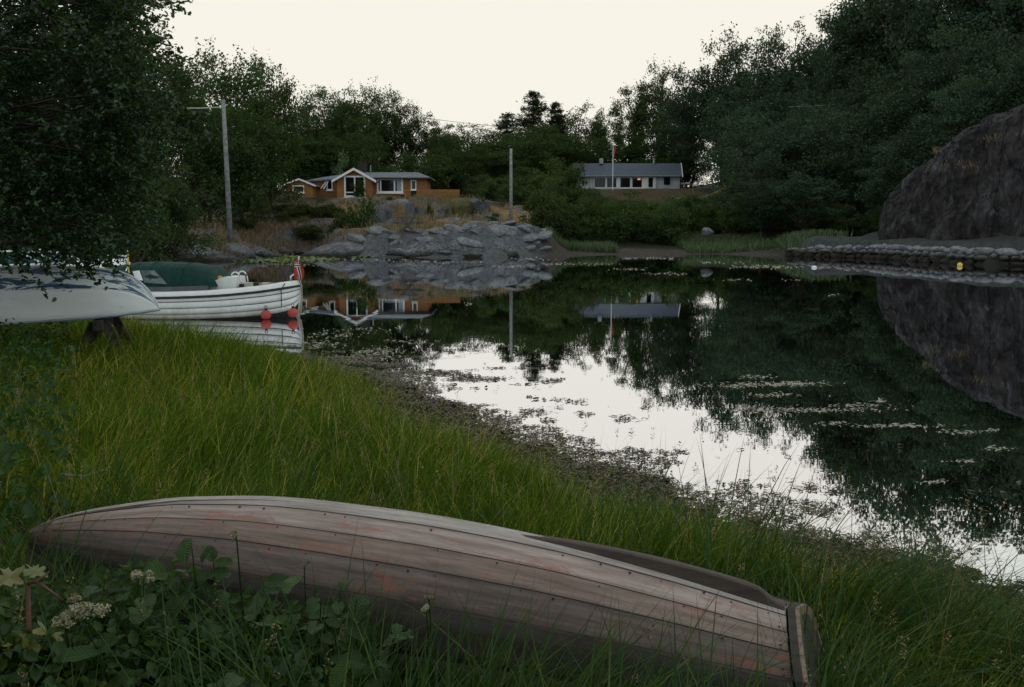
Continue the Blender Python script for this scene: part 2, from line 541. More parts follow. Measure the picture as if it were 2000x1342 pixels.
def terrain(x, y):
    x = np.asarray(x, float); y = np.asarray(y, float)
    dn = sdist(NEAR, x, y, False)
    df = sdist(FAR, x, y, True)
    w = 0; t = 0
    for cx, cy, cz in CTRL:
        k = 1.0 / ((x - cx) ** 2 + (y - cy) ** 2 + 9.0) ** 1.7
        w = w + k; t = t + k * cz
    T = t / w
    rough = sstep(60, 75, y)
    rock_z = sstep(-19, -16, x) * sstep(4, 1, x) * sstep(108, 100, y)
    T = T + fbm2(x, y, 0.18, 4, 3) * 0.55 * rough + fbm2(x, y, 0.7, 3, 5) * 0.22 * rough
    T = T + rock_z * rough * (0.75 * (0.45 - np.abs(fbm2(x * 0.7 + y * 0.25, y * 1.2, 0.30, 3, 15)) * 1.6) + 0.30 * (0.4 - np.abs(fbm2(x * 0.6 + y * 0.4, y, 0.9, 3, 16)) * 1.5))
    bz = sstep(2.0, 4.5, x) * sstep(21.5, 19.6, x) * sstep(85, 80, y)
    T = T * (1 - bz) + np.minimum(T, 0.06 + 0.06 * np.maximum(df, 0)) * bz
    pad = np.minimum(sstep(4, 0, np.maximum(np.abs(x + 14.5) - 8.5, np.abs(y - 110) - 5.5)) + sstep(4, 0, np.maximum(np.abs(x - 19.5) - 9.5, np.abs(y - 162) - 5.0)), 1)
    T = T * (1 - pad) + pad * np.where(x < 5, 5.1, 8.0)
    quay = sstep(-1.2, -0.4, x - (19 + (71.5 - y) * 0.35)) * sstep(74, 70, y)      # steep stone edge along the quay
    beach = sstep(1.5, 4, x) * sstep(20, 17, x)
    wid = (4.0 - 1.6 * sstep(-16, -13, x) * sstep(3, 0, x)) * (1 - quay) + 0.9 * quay
    zf = T * sstep(0.35 * quay, 1, df / wid)
    zf = zf * (1 - beach * 0.0)
    near_h = 0.30 + 0.17 * sstep(1.5, 5, dn) + 1.6 * sstep(4, 30, -x) * sstep(2, 14, dn) + fbm2(x, y, 0.9, 3, 9) * 0.05
    zn = near_h * sstep(-0.1, 1.5, dn)
    bed = -np.minimum(1.8, 0.28 * np.minimum(np.maximum(-dn, 0), np.maximum(-df, 0)) + 0.02)
    return np.where(dn > 0, zn, np.where(df > 0, zf, bed))


def tz(x, y):
    return float(terrain(np.array([x]), np.array([y]))[0])


def axis(parts):
    out = []
    for a, b, st in parts:
        out.append(np.arange(a, b, st))
    return np.unique(np.round(np.concatenate(out), 3))


gx = axis([(-420, -150, 45), (-150, -40, 7), (-40, -27, 1.2), (-27, -10, 0.4), (-10, 6, 0.3), (6, 36, 0.5), (36, 70, 2), (70, 180, 8), (180, 421, 60)])
gy = axis([(-60, 0, 3), (0, 20, 0.3), (20, 54, 2), (54, 64, 0.5), (64, 112, 0.35), (112, 175, 1.5), (175, 300, 8), (300, 521, 55)])
GX, GY = np.meshgrid(gx, gy)
GZ = terrain(GX, GY)
nx, ny = len(gx), len(gy)
V = np.stack([GX, GY, GZ], -1).reshape(-1, 3)
ii = (np.arange(ny - 1)[:, None] * nx + np.arange(nx - 1)[None, :]).ravel()
Fq = np.stack([ii, ii + 1, ii + 1 + nx, ii + nx], -1)
# zones of soil, rock, dry grass, mud (what the ground is made of)
X, Y, Z = V[:, 0], V[:, 1], V[:, 2]
n1 = fbm2(X, Y, 0.35, 5, 21); n2 = fbm2(X, Y, 1.1, 4, 22); n3 = fbm2(X, Y, 0.12, 3, 23)
soil = np.array((0.045, 0.038, 0.025)); dryg = np.array((0.30, 0.195, 0.085)); greeng = np.array((0.055, 0.075, 0.022))
rockc = np.array((0.145, 0.150, 0.166)); mud = np.array((0.075, 0.062, 0.052)); duff = np.array((0.035, 0.036, 0.020))


def lerp(a, b, t):
    return a * (1 - t[:, None]) + b * t[:, None]


colr = np.tile(duff, (len(V), 1))
dfar = sdist(FAR, X, Y, True)
islet = sstep(-19, -16, X) * sstep(4.5, 2.0, X) * sstep(107, 104, Y) * sstep(60, 66, Y)
ldge = sstep(-32, -28, X) * sstep(-14, -17, X) * sstep(54, 56, Y) * sstep(98, 90, Y)
zone = np.maximum(islet, ldge)
colr = lerp(colr, dryg * 1.0, zone)
colr = lerp(colr, greeng, zone * sstep(0.0, 0.3, n3) * 0.8)
colr = lerp(colr, rockc, zone * np.maximum(sstep(0.0, 0.16, n1 + 0.3 * n2 + 0.12), sstep(4.5, 1.5, dfar) * 0.9))
beach = sstep(1.0, 3.0, X) * sstep(20.5, 18.5, X) * sstep(79.5, 77, Y + n2 * 2) * sstep(60, 66, Y)
colr = lerp(colr, mud * 1.15, beach)
colr = lerp(colr, np.array((0.14, 0.13, 0.125)), beach * sstep(3.0, 4.5, dfar) * sstep(7.5, 6.5, dfar + n1))
quayz = sstep(19.5, 21, X) * sstep(34, 30, X) * sstep(82, 76, Y) * sstep(40, 44, Y)
colr = lerp(colr, np.array((0.075, 0.078, 0.075)), quayz)
slope = sstep(2, 4, X) * sstep(34, 30, X) * sstep(84, 90, Y) * sstep(150, 146, Y)
colr = lerp(colr, lerp(np.tile(greeng, (len(V), 1)), dryg, sstep(0.1, 0.3, n1)), slope * 0.8)
terr = sstep(1.0, 0.2, np.maximum(np.abs(X - 21) - 7, np.abs(Y - 151) - 3.5))
colr = lerp(colr, np.array((0.23, 0.15, 0.085)), terr * 0.35)
near = sstep(40, 30, Y)
colr = lerp(colr, soil, near)
under = sstep(0.05, -0.1, Z)
colr = lerp(colr, np.array((0.022, 0.022, 0.016)), under)
t = NT('ground')
at = t.n('ShaderNodeVertexColor'); at.layer_name = 'Col'
v = t.coord('Object')
nf = t.noise(v, 3.0, 8, 0.75); nb = t.noise(v, 1.1, 8, 0.7)
c = t.mix(1.0, at.outputs[0], t.ramp(nf, [(0.28, 0.28), (0.72, 1.45)]), 'MULTIPLY')
M['ground'] = t.done(t.pbsdf(c, 0.9, t.bump(t.mix(0.5, nf, nb), 1.0, 0.5), 0.2))
ground = link('ground', mesh_np('ground', V, Fq, True, col=colr), M['ground'], kind='structure')

# ------------------------------------------------------------------ water: still, with the faintest ripple
t = NT('water')
v = t.coord('Object', (0.55, 1.0, 1.0))
r1 = t.noise(v, 1.1, 3, 0.5)
r2 = t.noise(v, 7.0, 3, 0.5)
r3 = t.noise(v, 0.16, 2, 0.5)
b1 = t.n('ShaderNodeBump'); b1.inputs['Strength'].default_value = 1.0; b1.inputs['Distance'].default_value = 0.0012; t.l(r1, b1.inputs['Height'])
b2 = t.n('ShaderNodeBump'); b2.inputs['Strength'].default_value = 1.0; b2.inputs['Distance'].default_value = 0.00022; t.l(r2, b2.inputs['Height']); t.l(b1.outputs[0], b2.inputs['Normal'])
t.l(t.ramp(r3, [(0.38, 0.25), (0.62, 1.0)]), b1.inputs['Strength'])
t.l(t.ramp(t.noise(v, 0.35, 3, 0.5), [(0.42, 0.1), (0.60, 1.0)]), b2.inputs['Strength'])
fr = t.n('ShaderNodeFresnel'); fr.inputs[0].default_value = 1.33
sq = t.n('ShaderNodeMath', operation='POWER'); sq.inputs[1].default_value = 0.5; t.l(fr.outputs[0], sq.inputs[0])
mr = t.n('ShaderNodeMapRange'); mr.inputs[3].default_value = 0.70; mr.inputs[4].default_value = 1.0; t.l(sq.outputs[0], mr.inputs[0])
gl = t.n('ShaderNodeBsdfGlossy'); gl.inputs['Roughness'].default_value = 0.012; t.l(b2.outputs[0], gl.inputs['Normal'])
gl.inputs['Color'].default_value = (0.95, 0.96, 1.0, 1)
df_ = t.n('ShaderNodeBsdfDiffuse'); df_.inputs[0].default_value = (0.006, 0.008, 0.006, 1)
ms = t.n('ShaderNodeMixShader'); t.l(mr.outputs[0], ms.inputs[0]); t.l(df_.outputs[0], ms.inputs[1]); t.l(gl.outputs[0], ms.inputs[2])
M['water'] = t.done(ms.outputs[0])
wb = MB().add([(-95, -45, 0), (125, -45, 0), (125, 84, 0), (-95, 84, 0)], [(0, 1, 2, 3)])
wb.build('water', M['water'], kind='structure')


# ------------------------------------------------------------------ rocks
def rock_mesh(name, seed, sub=3, flat=0.6, amp=0.28, freq=1.3, facet=0.12):
    import bmesh
    bm = bmesh.new()
    bmesh.ops.create_icosphere(bm, subdivisions=sub, radius=1.0)
    co = np.array([v.co[:] for v in bm.verts])
    n = fbm(co * freq + seed * 5.1, 4, seed)
    rd = np.random.RandomState(seed)
    d = 1 + amp * n
    for k in range(16 if name == 'stone' else 10):         # a few broken faces
        a = rd.normal(size=3); a /= np.linalg.norm(a)
        h = co @ a
        lim = 0.55 + 0.25 * rd.rand()
        d = np.where(h * d > lim, lim / np.maximum(h, 0.05) * (1 + facet * 0.1), d)
    co = co * d[:, None]
    co[:, 2] *= flat
    me = bpy.data.meshes.new(name)
    for v, p in zip(bm.verts, co):
        v.co = p
    bm.to_mesh(me); bm.free()
    me.polygons.foreach_set('use_smooth', np.ones(len(me.polygons), bool))
    return me


ROCKS = [rock_mesh('boulder', 100 + k, 3, (0.55, 0.7, 0.45, 0.8, 0.6, 0.5)[k]) for k in range(6)]
SLABS = [rock_mesh('rock_slab', 200 + k, 4, 1.0, 0.30, 1.0) for k in range(5)]
STONES = [rock_mesh('stone', 300 + k, 3, 0.7, 0.34, 1.6) for k in range(8)]


def place(me, name, mat, parent, loc, scl, rot):
    o = link(name, me, mat, parent)
    o.location = loc; o.scale = scl; o.rotation_euler = rot
    return o


# rounded bedrock on the point below the orange house: one body with slabs and boulders on it
outcrop = link('rock_outcrop', SLABS[0], M['rock'], kind='structure')
p = W(700, 490, 70)
outcrop.location = (p.x, 70.5, 0.05); outcrop.scale = (4.6, 2.3, 1.25); outcrop.rotation_euler = (0.05, -0.10, 0.12)
inv = None
bpy.context.view_layer.update()
INV = outcrop.matrix_world.inverted()


def on_outcrop(me, name, loc, scl, rot, mat='rock'):
    o = place(me, name, M[mat], None, loc, scl, rot)
    o.parent = outcrop
    o.matrix_parent_inverse = INV
    return o


slabs = [  # px, py(waterline), Y, half-width, depth, height, tilt
    (640, 500, 71.5, 2.6, 1.6, 0.75, -0.16), (775, 500, 69.5, 2.2, 1.3, 0.9, 0.05), (845, 503, 68.6, 2.4, 1.2, 0.75, 0.0),
    (905, 502, 69.0, 2.2, 1.2, 0.9, 0.06), (965, 500, 70.0, 2.3, 1.3, 0.75, 0.12), (720, 478, 75, 3.4, 2.0, 1.9, -0.1), (815, 480, 78, 2.6, 1.6, 2.1, 0.02),
    (870, 462, 78, 3.2, 1.8, 2.6, 0.05), (930, 470, 76, 2.4, 1.8, 2.4, 0.16), (1040, 478, 76, 2.3, 1.4, 1.9, 0.12), (845, 440, 85, 2.8, 2.2, 3.9, 0.0),
    (780, 445, 84, 2.4, 2.0, 3.4, -0.05), (905, 430, 87, 2.6, 2.0, 4.1, 0.05), (885, 400, 95, 2.6, 2.4, 5.0, 0.0), (830, 405, 94, 2.2, 2.0, 4.9, 0.0),
    (615, 492, 74.5, 2.2, 1.2, 0.8, -0.2), (690, 500, 70.3, 1.6, 0.9, 0.5, 0.1)]
for k, (px, py, Yd, hw, dp, top, tl) in enumerate(slabs):
    x = (px - CX) / F_PX * Yd
    base = max(0.0, tz(x, Yd) - 0.5) if py < 470 else -0.1
    on_outcrop(SLABS[(k * 2 + 1) % 5], 'rock_slab', (x, Yd, base), (hw, dp, max(0.35, tz(x, Yd) - base + 0.28)), (rs.uniform(-.08, .08), tl, rs.uniform(-0.3, 0.3) + (3.14 if k % 2 else 0)))
spots = []
for k in range(74):                                         # boulders along the foot and on the right shoulder
    if k >= 46:
        px, Yd = rs.uniform(600, 1065), rs.uniform(67.5, 75)
        s = rs.uniform(0.2, 0.6)
    elif k < 24:
        px, Yd = rs.uniform(930, 1065), rs.uniform(70.0, 77)
        s = rs.uniform(0.25, 0.8)
    elif k < 38:
        px, Yd = rs.uniform(640, 960), rs.uniform(67.6, 71)
        s = rs.uniform(0.25, 0.7)
    else:
        px, Yd = rs.uniform(760, 900), rs.uniform(86, 100)
        s = rs.uniform(0.25, 0.6)
    x = (px - CX) / F_PX * Yd
    if sdist(FAR, np.array([x]), np.array([Yd]), True)[0] < -0.3:
        continue
    on_outcrop(ROCKS[k % 6], 'boulder', (x, Yd, max(0, tz(x, Yd)) - s * 0.16), (s * rs.uniform(1.2, 2.1), s * 1.5, s * rs.uniform(0.8, 1.1)), (rs.uniform(-.25, .25), rs.uniform(-.25, .25), rs.uniform(-.6, .6) + (3.14 if k % 2 else 0)), 'boulder')

# the lower ledge on the other side of the small inlet, below the tall pole
ledge = link('rock_ledge', SLABS[2], M['rock'], kind='structure')
ledge.location = (-19.7, 60.4, 0.1); ledge.scale = (4.0, 2.0, 1.35); ledge.rotation_euler = (0, 0.12, 0.25)
bpy.context.view_layer.update()
INV2 = ledge.matrix_world.inverted()
for k, (x, Yd, a, b, h, rz) in enumerate([(-24.0, 58.5, 2.2, 1.5, 1.1, 0.1), (-17.4, 63.6, 1.6, 1.3, 1.0, 0.4), (-16.6, 66.2, 1.3, 1.5, 0.9, 1.2), (-18.5, 71.5, 1.6, 1.2, 1.0, 0.8),
                                          (-16.9, 62.3, 0.8, 0.6, 0.5, 0.3), (-17.3, 65.2, 0.7, 0.6, 0.8, 2.0), (-18.2, 66.6, 0.8, 0.6, 1.5, 1.0), (-16.2, 68.4, 0.8, 0.7, 0.5, 2.5),
                                          (-17.2, 75.5, 0.9, 0.6, 0.7, 2.5), (-16.0, 76.6, 0.9, 0.6, 0.7, 0.5), (-15.0, 76.0, 0.6, 0.5, 0.6, 0.5), (-21.4, 62.6, 1.9, 1.4, 1.75, 0.2)]):
    o = place((SLABS if a > 1 else ROCKS)[k % 5], 'rock_slab' if a > 1 else 'boulder', M['rock'], None, (x, Yd, 0.0), (a, b, h), (0, 0.05, rz))
    o.parent = ledge; o.matrix_parent_inverse = INV2

# ------------------------------------------------------------------ cliff on the other bank
cb = np.array([(26.2, 72.0), (26.0, 69.0), (26.5, 66.6), (27.4, 63.6), (29.3, 60.6), (31.6, 57.2), (34.6, 53.2), (38.5, 48.5), (44, 42)], float)
ch = np.array([3.0, 4.2, 5.5, 7.5, 8.8, 9.9, 11.4, 12.6, 13.6])
seg = np.concatenate([[0], np.cumsum(np.hypot(*np.diff(cb, axis=0).T))])
NU, NV = 240, 130
u = np.linspace(0, seg[-1], NU)
bx = np.interp(u, seg, cb[:, 0]); by = np.interp(u, seg, cb[:, 1]); hh = np.interp(u, seg, ch)
tx, ty = np.gradient(bx), np.gradient(by)
tl = np.hypot(tx, ty); tx /= tl; ty /= tl
nxv, nyv = -ty, tx                                            # away from the water
vv = np.linspace(0, 1, NV)
ang = vv[:, None] * 1.25
prof_z = np.sin(np.minimum(ang * 1.45, 1.57)) ** 0.85          # rises, then rounds over
back = (0.10 * vv + 1.15 * np.maximum(vv - 0.5, 0) ** 1.7)[:, None]
PX = bx[None] + nxv[None] * back * (hh[None] * 1.1 + 2.0)
PY = by[None] + nyv[None] * back * (hh[None] * 1.1 + 2.0)
PZ = 0.6 + hh[None] * prof_z
P = np.stack([PX, PY, PZ], -1)
rot = P @ np.array([[1, 0, 0.0], [0, 1, 0.45], [0, 0.0, 1]])
big = fbm(P * 0.16 + 3, 4, 41) * 1.0
blk = 1 - np.abs(fbm(np.stack([rot[..., 0] * 0.55, rot[..., 1] * 0.35, rot[..., 2] * 0.22], -1), 4, 43)) * 2
fine = fbm(P * 1.3, 4, 47)
stepn = fbm(np.stack([rot[..., 0] * 0.8, rot[..., 1] * 0.8, rot[..., 2] * 0.5], -1), 3, 53)
dsp = big * 0.9 + 0.75 * blk + 0.30 * fine + 0.30 * np.round(stepn * 5) / 2.5
dsp = dsp * np.minimum(1, np.linspace(0, 12, NU))[None]
P[..., 0] -= nxv[None] * dsp * 0.8
P[..., 1] -= nyv[None] * dsp * 0.8
P[..., 2] += dsp * 0.35 * vv[:, None]
ii = (np.arange(NV - 1)[:, None] * NU + np.arange(NU - 1)[None, :]).ravel()
Fc = np.stack([ii, ii + 1, ii + 1 + NU, ii + NU], -1)
t = NT('cliff')
v = t.coord('Object', (1.0, 1.0, 0.45))
a1 = t.noise(v, 0.55, 8, 0.7, 0.6); a2 = t.noise(v, 2.2, 8, 0.75, 0.4); a3 = t.noise(v, 1.0, 9, 0.8, 0.9); a4 = t.noise(t.coord('Object', (0.35, 0.35, 1.4)), 0.8, 6, 0.6)
c = t.mix(t.ramp(a1, [(0.36, 0.0), (0.62, 1.0)]), (0.034, 0.029, 0.029), (0.080, 0.070, 0.071))
c = t.mix(t.ramp(a2, [(0.44, 0.0), (0.62, 0.9)]), c, (0.013, 0.012, 0.013))
c = t.mix(t.ramp(a3, [(0.52, 0.0), (0.62, 0.8)]), c, (0.135, 0.140, 0.165))
c = t.mix(t.ramp(a4, [(0.64, 0.0), (0.70, 0.35)]), c, (0.15, 0.095, 0.055))
vo_ = t.n('ShaderNodeTexVoronoi', feature='DISTANCE_TO_EDGE'); vo_.inputs['Scale'].default_value = 0.55
wv_ = t.n('ShaderNodeVectorMath', operation='MULTIPLY_ADD'); wv_.inputs[1].default_value = (1.0, 1.0, 0.55)
nz_ = t.n('ShaderNodeTexNoise'); nz_.inputs['Scale'].default_value = 0.8; nz_.inputs['Detail'].default_value = 5
t.l(t.coord('Object'), nz_.inputs['Vector']); t.l(t.coord('Object', (1.0, 1.0, 0.55)), wv_.inputs[0]); t.l(nz_.outputs[1], wv_.inputs[2])
t.l(wv_.outputs[0], vo_.inputs['Vector'])
crk = t.ramp(vo_.outputs['Distance'], [(0.0, 0.45), (0.04, 1.0)])
vo2 = t.n('ShaderNodeTexVoronoi', feature='F1'); vo2.inputs['Scale'].default_value = 0.55; t.l(wv_.outputs[0], vo2.inputs['Vector'])
blk_c = t.ramp(vo2.outputs['Color'], [(0.0, 0.6), (1.0, 1.15)])
c = t.mix(1.0, t.mix(1.0, c, crk, 'MULTIPLY'), blk_c, 'MULTIPLY')
hgt = t.mix(0.2, t.mix(0.5, a1, a2), crk)
M['cliff'] = t.done(t.pbsdf(c, 0.85, t.bump(hgt, 1.0, 1.0), 0.25))
cliff = link('cliff', mesh_np('cliff', P.reshape(-1, 3), Fc, True), M['cliff'], kind='structure')
CLIFF_P = P

# ------------------------------------------------------------------ dry stone quay along the right bank
quay = MB()
ql = np.array([(19.3, 71.2), (21.2, 68.2), (23.3, 64.6), (24.0, 59.5), (24.45, 54.4), (26.4, 51.4), (29.6, 47), (33, 42.4)], float)
qs = np.concatenate([[0], np.cumsum(np.hypot(*np.diff(ql, axis=0).T))])
for i in range(len(ql) - 1):                                  # rubble core behind the face stones
    a, b = ql[i], ql[i + 1]
    d = (b - a) / np.hypot(*(b - a)); n = np.array((-d[1], d[0]))
    a0, b0, a1_, b1_ = a + n * 0.22, b + n * 0.22, a + n * 2.6, b + n * 2.6
    h0, h1 = 0.42 + 0.33 * min(1, qs[i] / 8), 0.42 + 0.33 * min(1, qs[i + 1] / 8)
    quay.prism([(a0[0], a0[1], -0.5), (b0[0], b0[1], -0.5), (b1_[0], b1_[1], -0.5), (a1_[0], a1_[1], -0.5)], (0, 0, 0.5 + h0 + 0.003 * i))
quay_o = quay.build('stone_quay', M['quay_stone'], label='low grey dry stone quay wall below the rock cliff', cat='wall')
qn = 0
for course in range(3):
    s = 0.3
    while s < qs[-1] - 2:
        w = rs.uniform(0.28, 0.8) if rs.rand() < 0.85 else rs.uniform(0.8, 1.3)
        x, y = np.interp(s + w / 2, qs, ql[:, 0]), np.interp(s + w / 2, qs, ql[:, 1])
        i = min(np.searchsorted(qs, s + w / 2) - 1, len(ql) - 2)
        d = ql[i + 1] - ql[i]
        az = math.atan2(d[1], d[0])
        hgt = 0.42 + 0.36 * min(1, s / 8)
        z = (0.10, 0.10 + hgt * 0.42, 0.10 + hgt * 0.84)[course] + rs.uniform(-.05, .05)
        off = (0.05, 0.14, 0.26)[course] + rs.uniform(-.06, .08)
        place(STONES[qn % 8], 'stone', M['quay_stone'], quay_o, (x - math.sin(az) * off, y + math.cos(az) * off, z), (w * 0.60, rs.uniform(0.26, 0.44), rs.uniform(0.18, 0.30) + 0.14 * w),
              (rs.uniform(-.25, .25), rs.uniform(-.2, .2), az + rs.uniform(-.25, .25)))
        qn += 1
        s += w * rs.uniform(0.9, 1.25)

# ------------------------------------------------------------------ built things
from mathutils import Matrix


def pb(mb, name, mat, parent, smooth=False, **kw):
    """mesh in world coordinates, parented to an unrotated Empty"""
    o = mb.build(name, M[mat] if isinstance(mat, str) else mat, None, smooth, **kw)
    o.parent = parent
    top = parent
    loc = Vector(parent.location) if parent.type == 'EMPTY' else Vector((0, 0, 0))
    o.matrix_parent_inverse = Matrix.Translation(-loc)
    return o


def mat_clad(name, col, axis_i, spacing, rough=0.75, groove=0.35):
    t = NT(name)
    tc = t.n('ShaderNodeTexCoord')
    sp = t.n('ShaderNodeSeparateXYZ'); t.l(tc.outputs['Object'], sp.inputs[0])
    m = t.n('ShaderNodeMath', operation='DIVIDE'); m.inputs[1].default_value = spacing; t.l(sp.outputs[axis_i], m.inputs[0])
    f = t.n('ShaderNodeMath', operation='FRACT'); t.l(m.outputs[0], f.inputs[0])
    fl = t.n('ShaderNodeMath', operation='FLOOR'); t.l(m.outputs[0], fl.inputs[0])
    wn = t.n('ShaderNodeTexWhiteNoise', noise_dimensions='1D'); t.l(fl.outputs[0], wn.inputs['W'])
    g = t.ramp(f.outputs[0], [(0.0, groove), (0.14, 1.0)])
    n = t.noise(t.coord('Object', (3, 3, 0.6) if axis_i == 0 else (0.6, 0.6, 4)), 2.0, 6, 0.7)
    c = t.mix(t.ramp(n, [(0.3, 0.0), (0.7, 1.0)]), tuple(x * 0.72 for x in col), col)
    c = t.mix(0.25, c, t.mix(1.0, c, wn.outputs['Value'], 'MULTIPLY'))
    c = t.mix(1.0, c, g, 'MULTIPLY')
    return t.done(t.pbsdf(c, rough, t.bump(g, 0.6, 0.02), 0.25))


M['clad_orange'] = mat_clad('clad_orange', (0.41, 0.185, 0.070), 2, 0.16)
M['clad_shed'] = mat_clad('clad_shed', (0.38, 0.175, 0.050), 0, 0.19)
M['clad_white'] = mat_clad('clad_white', (0.56, 0.60, 0.63), 0, 0.2, groove=0.6)
M['deck_white'] = mat_clad('deck_white', (0.62, 0.66, 0.68), 2, 0.18, groove=0.6)
M['plank_fence'] = mat_clad('plank_fence', (0.37, 0.155, 0.065), 2, 0.17)
M['roof_felt'] = mat_plain('roof_felt', (0.13, 0.145, 0.17), 0.75, 0.35, 0.22, 3.0, 0.3)
M['roof_slate'] = mat_clad('roof_slate', (0.105, 0.125, 0.160), 2, 0.33, 0.7, 0.7)
M['chimney'] = mat_plain('chimney', (0.045, 0.038, 0.036), 0.85, 0.2, 0.3, 6, 0.4)
M['metal_grey'] = mat_plain('metal_grey', (0.34, 0.38, 0.42), 0.5, 0.4, 0.15, metal=0.4)
M['curtain'] = mat_plain('curtain', (0.42, 0.47, 0.52), 0.9, 0.1, 0.15, 12)
M['stone_base'] = mat_rock('stone_base', (0.10, 0.10, 0.105), (0.17, 0.17, 0.18), (0.07, 0.07, 0.07), 2.5, 0.5, 0.05)
t = NT('window_glass')
g1 = t.n('ShaderNodeBsdfGlossy'); g1.inputs['Roughness'].default_value = 0.03; g1.inputs[0].default_value = (0.9, 0.95, 1, 1)
d1 = t.n('ShaderNodeBsdfDiffuse'); d1.inputs[0].default_value = (0.012, 0.012, 0.013, 1)
fz = t.n('ShaderNodeFresnel'); fz.inputs[0].default_value = 1.45
mm = t.n('ShaderNodeMixShader'); t.l(fz.outputs[0], mm.inputs[0]); t.l(d1.outputs[0], mm.inputs[1]); t.l(g1.outputs[0], mm.inputs[2])
M['window_glass'] = t.done(mm.outputs[0])


def window(parent, x0, x1, z0, z1, y, splits=(), hsplits=(), fw=0.12, sill=True, frame='white_paint'):
    """framed window on a wall whose face is at y (looking to -y): frame > pane, sill"""
    f = MB()
    for a, b in ((x0, x0 + fw), (x1 - fw, x1)):
        f.box(((a + b) / 2, y - 0.03, (z0 + z1) / 2), (fw, 0.12, z1 - z0))
    f.box(((x0 + x1) / 2, y - 0.035, z1 - fw / 2), (x1 - x0 - 2 * fw, 0.11, fw))
    f.box(((x0 + x1) / 2, y - 0.035, z0 + fw / 2), (x1 - x0 - 2 * fw, 0.11, fw))
    for s in splits:
        f.box((s, y - 0.032, (z0 + z1) / 2), (fw * 0.8, 0.10, z1 - z0 - 2 * fw))
    for s in hsplits:
        f.box(((x0 + x1) / 2, y - 0.04, s), (x1 - x0 - 2 * fw, 0.08, fw * 0.7))
    fo = pb(f, 'window', frame, parent)
    xs = [x0 + fw] + list(splits) + [x1 - fw]
    zs = [z0 + fw] + list(hsplits) + [z1 - fw]
    for a, b in zip(xs[:-1], xs[1:]):
        for c, d in zip(zs[:-1], zs[1:]):
            p = MB().box(((a + b) / 2, y - 0.012, (c + d) / 2), (b - a + 0.01, 0.02, d - c + 0.01)).build('pane', M['window_glass'])
            p.parent = fo
    if sill:
        s = MB().box(((x0 + x1) / 2, y - 0.09, z0 - 0.05), (x1 - x0 + 0.16, 0.2, 0.09)).build('sill', M[frame])
        s.parent = fo
    return fo


# --- orange cottage on the rocks (gable bay in front, low hipped wings)
HY = 108.0
hz = 5.0
house = empty('wooden_cottage', (-15, HY, hz), 0, 'orange wooden cottage with grey roof and white gable trim above the rocks', 'house')


def ox(px): return (px - CX) / F_PX * HY * 1.003
def oz(py): return W(1000, py, HY).z


zw, ze, zr = oz(388), oz(347), oz(336)
x_l, x_gl, x_gr, x_r = ox(612), ox(668), ox(735), ox(836)
pb(MB().box(((x_gr + x_r) / 2 - 0.2, HY + 2.6, (zw + ze) / 2), (x_r - x_gr + 0.4, 5.2, ze - zw)), 'wall', 'clad_orange', house)
pb(MB().box(((x_l + x_gl) / 2, HY + 3.1, (oz(386) + oz(351)) / 2), (x_gl - x_l, 4.6, oz(351) - oz(386))), 'wall', 'clad_orange', house, label='shaded left wing wall')
gy0 = HY - 1.6
pk = oz(333)
g = MB().prism([(x_gl, gy0, zw - 0.3), (x_gr, gy0, zw - 0.3), (x_gr, gy0, oz(353)), ((x_gl + x_gr) / 2, gy0, pk), (x_gl, gy0, oz(353))], (0, 5.5, 0))
pb(g, 'gable_wall', 'clad_orange', house)
# roofs
mx = (x_gl + x_gr) / 2
ev = 0.45
for sgn, xe in ((-1, x_gl - ev), (1, x_gr + ev)):
    ze2 = oz(353) - 0.22
    rf = MB().prism([(mx, gy0 - 0.45, pk + 0.14), (xe, gy0 - 0.45, ze2 + 0.14), (xe, gy0 - 0.45, ze2), (mx, gy0 - 0.45, pk)], (0, 5.6, 0))
    ro = pb(rf, 'gable_roof', 'roof_felt', house)
    tb = MB().prism([(mx, gy0 - 0.50, pk + 0.17), (xe - sgn * -0.03, gy0 - 0.50, ze2 + 0.17), (xe - sgn * -0.03, gy0 - 0.50, ze2 - 0.10), (mx, gy0 - 0.50, pk - 0.10)], (0, 0.045, 0))
    pb(tb, 'barge_board', 'white_paint', house)
# right wing hipped roof
yr0, yr1, ym = HY - 0.5, HY + 5.7, HY + 2.6
xa, xb, xc, xd = mx + 0.3, x_r + 0.5, ox(815), x_r + 0.5
th = 0.14
top = [(xa, yr0, ze), (xb, yr0, ze), (xb, yr1, ze), (xa, yr1, ze), (xa, ym, zr + 0.1), (xc, ym, zr + 0.1)]
vs = top + [(x, y, z - th) for x, y, z in top[:4]]
pb(MB().add(vs, [(0, 1, 5, 4), (1, 2, 5), (2, 3, 4, 5), (0, 4, 3), (6, 9, 8, 7), (0, 6, 7, 1), (1, 7, 8, 2), (2, 8, 9, 3), (3, 9, 6, 0)]), 'roof', 'roof_felt', house)
